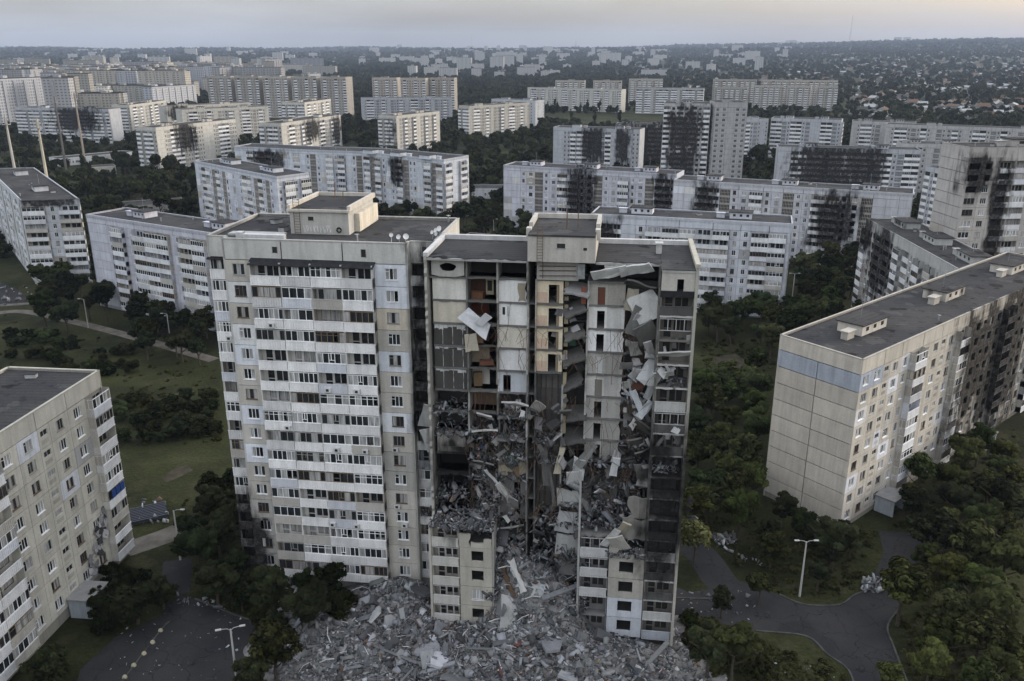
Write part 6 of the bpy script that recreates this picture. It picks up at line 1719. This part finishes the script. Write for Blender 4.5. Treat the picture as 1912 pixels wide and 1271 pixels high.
# half-round concrete bollards along the yard
for i, (px, py) in enumerate(((300, 1178), (285, 1200), (269, 1221), (250, 1243), (233, 1265))):
    q = at(px, py); b = cached('bollard', lambda: MB(('white',)))
    if not b.v:
        for j in range(4):
            z = .4 * math.sin(j * PI / 8); r = .32 * math.cos(j * PI / 8)
            b.v += [(r * math.cos(2 * PI * a / 10), r * math.sin(2 * PI * a / 10), z) for a in range(10)]
        for j in range(3): b.f += [(j * 10 + a, j * 10 + (a + 1) % 10, j * 10 + 10 + (a + 1) % 10, j * 10 + 10 + a) for a in range(10)]
        b.f.append(tuple(range(30, 40))); b.m = [0] * len(b.f)
    o = link('bollard', b.me('bollard'), None, None, (.36, .34, .24)); o.location = (q.x, q.y, 0)
    tag(o, 'pale yellow half-round bollard in the row at the bottom-left yard', 'bollard', 'row of yellow bollards')
# stack of metal gratings by the pale path
q = at(278, 975); e = empty('grating_stack', (q.x, q.y, 0), .5)
for j in range(9):
    b = cached('grating', lambda: MB(('frame',)))
    if not b.v: b.box(0, 5.5, 0, .25, 0, .6)
    link('slat', b.me('slat'), e, T3(-2.5, j * .55, .1), (.05, .055, .07))
b = MB(('metal',)); b.box(-2.5, -2.3, 0, 4.8, 0, .1); b.box(2.6, 2.8, 0, 4.8, 0, .1); link('bearer', b.me('bearer'), e)
tag(e, 'stack of long bluish metal gratings on the grass beside the cream block', 'stack')
# entrance porches
def porch(x, y, rz, label):
    e = empty('entrance_porch', (x, y, 0), rz)
    b = MB(('conc',)); b.box(-2.2, 2.2, -3.4, 0, 2.7, 2.95); link('canopy', b.me('canopy'), e, None, (.25, .25, .25))
    for s in (-2.0, 1.75): b = MB(('conc',)); b.box(s, s + .25, -3.2, -.1, 0, 2.7); link('side_wall', b.me('side_wall'), e, None, (.36, .40, .44))
    b = MB(('dark', 'frame')); b.box(-.8, .8, -.2, -.05, 0, 2.1); b.box(-.9, -.8, -.24, -.05, 0, 2.2, 1); b.box(.8, .9, -.24, -.05, 0, 2.2, 1); link('door', b.me('door'), e, None, (.3, .3, .3))
    tag(e, label, 'porch')
porch(-58.2, 97.4, R(84), 'small entrance porch with canopy at the foot of the cream block')
porch(60.5, 124.8, R(40.8), 'entrance porch at the front of the right-hand block')
porch(88, 148.6, R(40.8), 'wrecked entrance porch under the burnt part of the right-hand block')

# scattered litter and small spoil heaps on lawns and yards
LP, LS = [], []
def litter(poly, n, s, pile=None):
    xs_, ys_ = [q[0] for q in poly], [q[1] for q in poly]
    for _ in range(n):
        px, py = wg.uniform(min(xs_), max(xs_)), wg.uniform(min(ys_), max(ys_))
        if not inpoly(px, py, poly): continue
        q = at(px, py); sz = s * wg.lognormal(0, .5); LP.append((q.x, q.y, sz * .2 + (wg.random() * pile if pile else 0))); LS.append(sz)
litter([(1300, 1170), (1600, 1260), (1560, 1271), (1300, 1271)], 120, .16); litter([(1270, 1090), (1420, 1100), (1420, 1180), (1270, 1190)], 60, .2); litter([(240, 1110), (470, 1150), (430, 1271), (200, 1271)], 80, .12)
litter([(1608, 1086), (1645, 1084), (1648, 1104), (1615, 1108)], 160, .35, .7); litter([(1330, 1003), (1372, 1000), (1376, 1018), (1338, 1022)], 120, .35, .6); litter([(1345, 1022), (1420, 1050), (1425, 1062), (1350, 1036)], 110, .28, .3)
litter([(480, 1100), (640, 1090), (640, 1140), (480, 1150)], 160, .3, .2); litter([(330, 1110), (420, 1120), (420, 1140), (330, 1130)], 60, .22); litter([(0, 530), (60, 535), (110, 565), (0, 570)], 60, .5, .4); litter([(260, 935), (310, 930), (315, 975), (262, 985)], 40, .4, .3)
LP, LS = np.array(LP), np.array(LS)
V, F = chunk_arrays(LP, LS, wg, .3, 1.3)
tag(link('litter', np_mesh('litter', V, F, 'rubble_v', greys(len(LP), wg, .08, .6))), 'pale debris and litter strewn over lawns and yards', 'debris', kind='stuff')

# ------------------------------------------------------------------ evening haze
HZ = MB(('conc',)); HZ.box(-11500, 11500, -320, 13200, -8, 330)
me = bpy.data.meshes.new('haze'); me.from_pydata(HZ.v, [], HZ.f)
hm = bpy.data.materials.new('haze'); hm.use_nodes = True; hm.node_tree.nodes.clear()
ho = hm.node_tree.nodes.new('ShaderNodeOutputMaterial'); pv = hm.node_tree.nodes.new('ShaderNodeVolumePrincipled')
pv.inputs['Color'].default_value = (.62, .75, .98, 1); pv.inputs['Density'].default_value = .00005; pv.inputs['Anisotropy'].default_value = .0
hm.node_tree.links.new(pv.outputs[0], ho.inputs['Volume'])
me.materials.append(hm)
tag(link('haze', me), 'thin blue evening haze over the whole city', 'haze', kind='stuff')
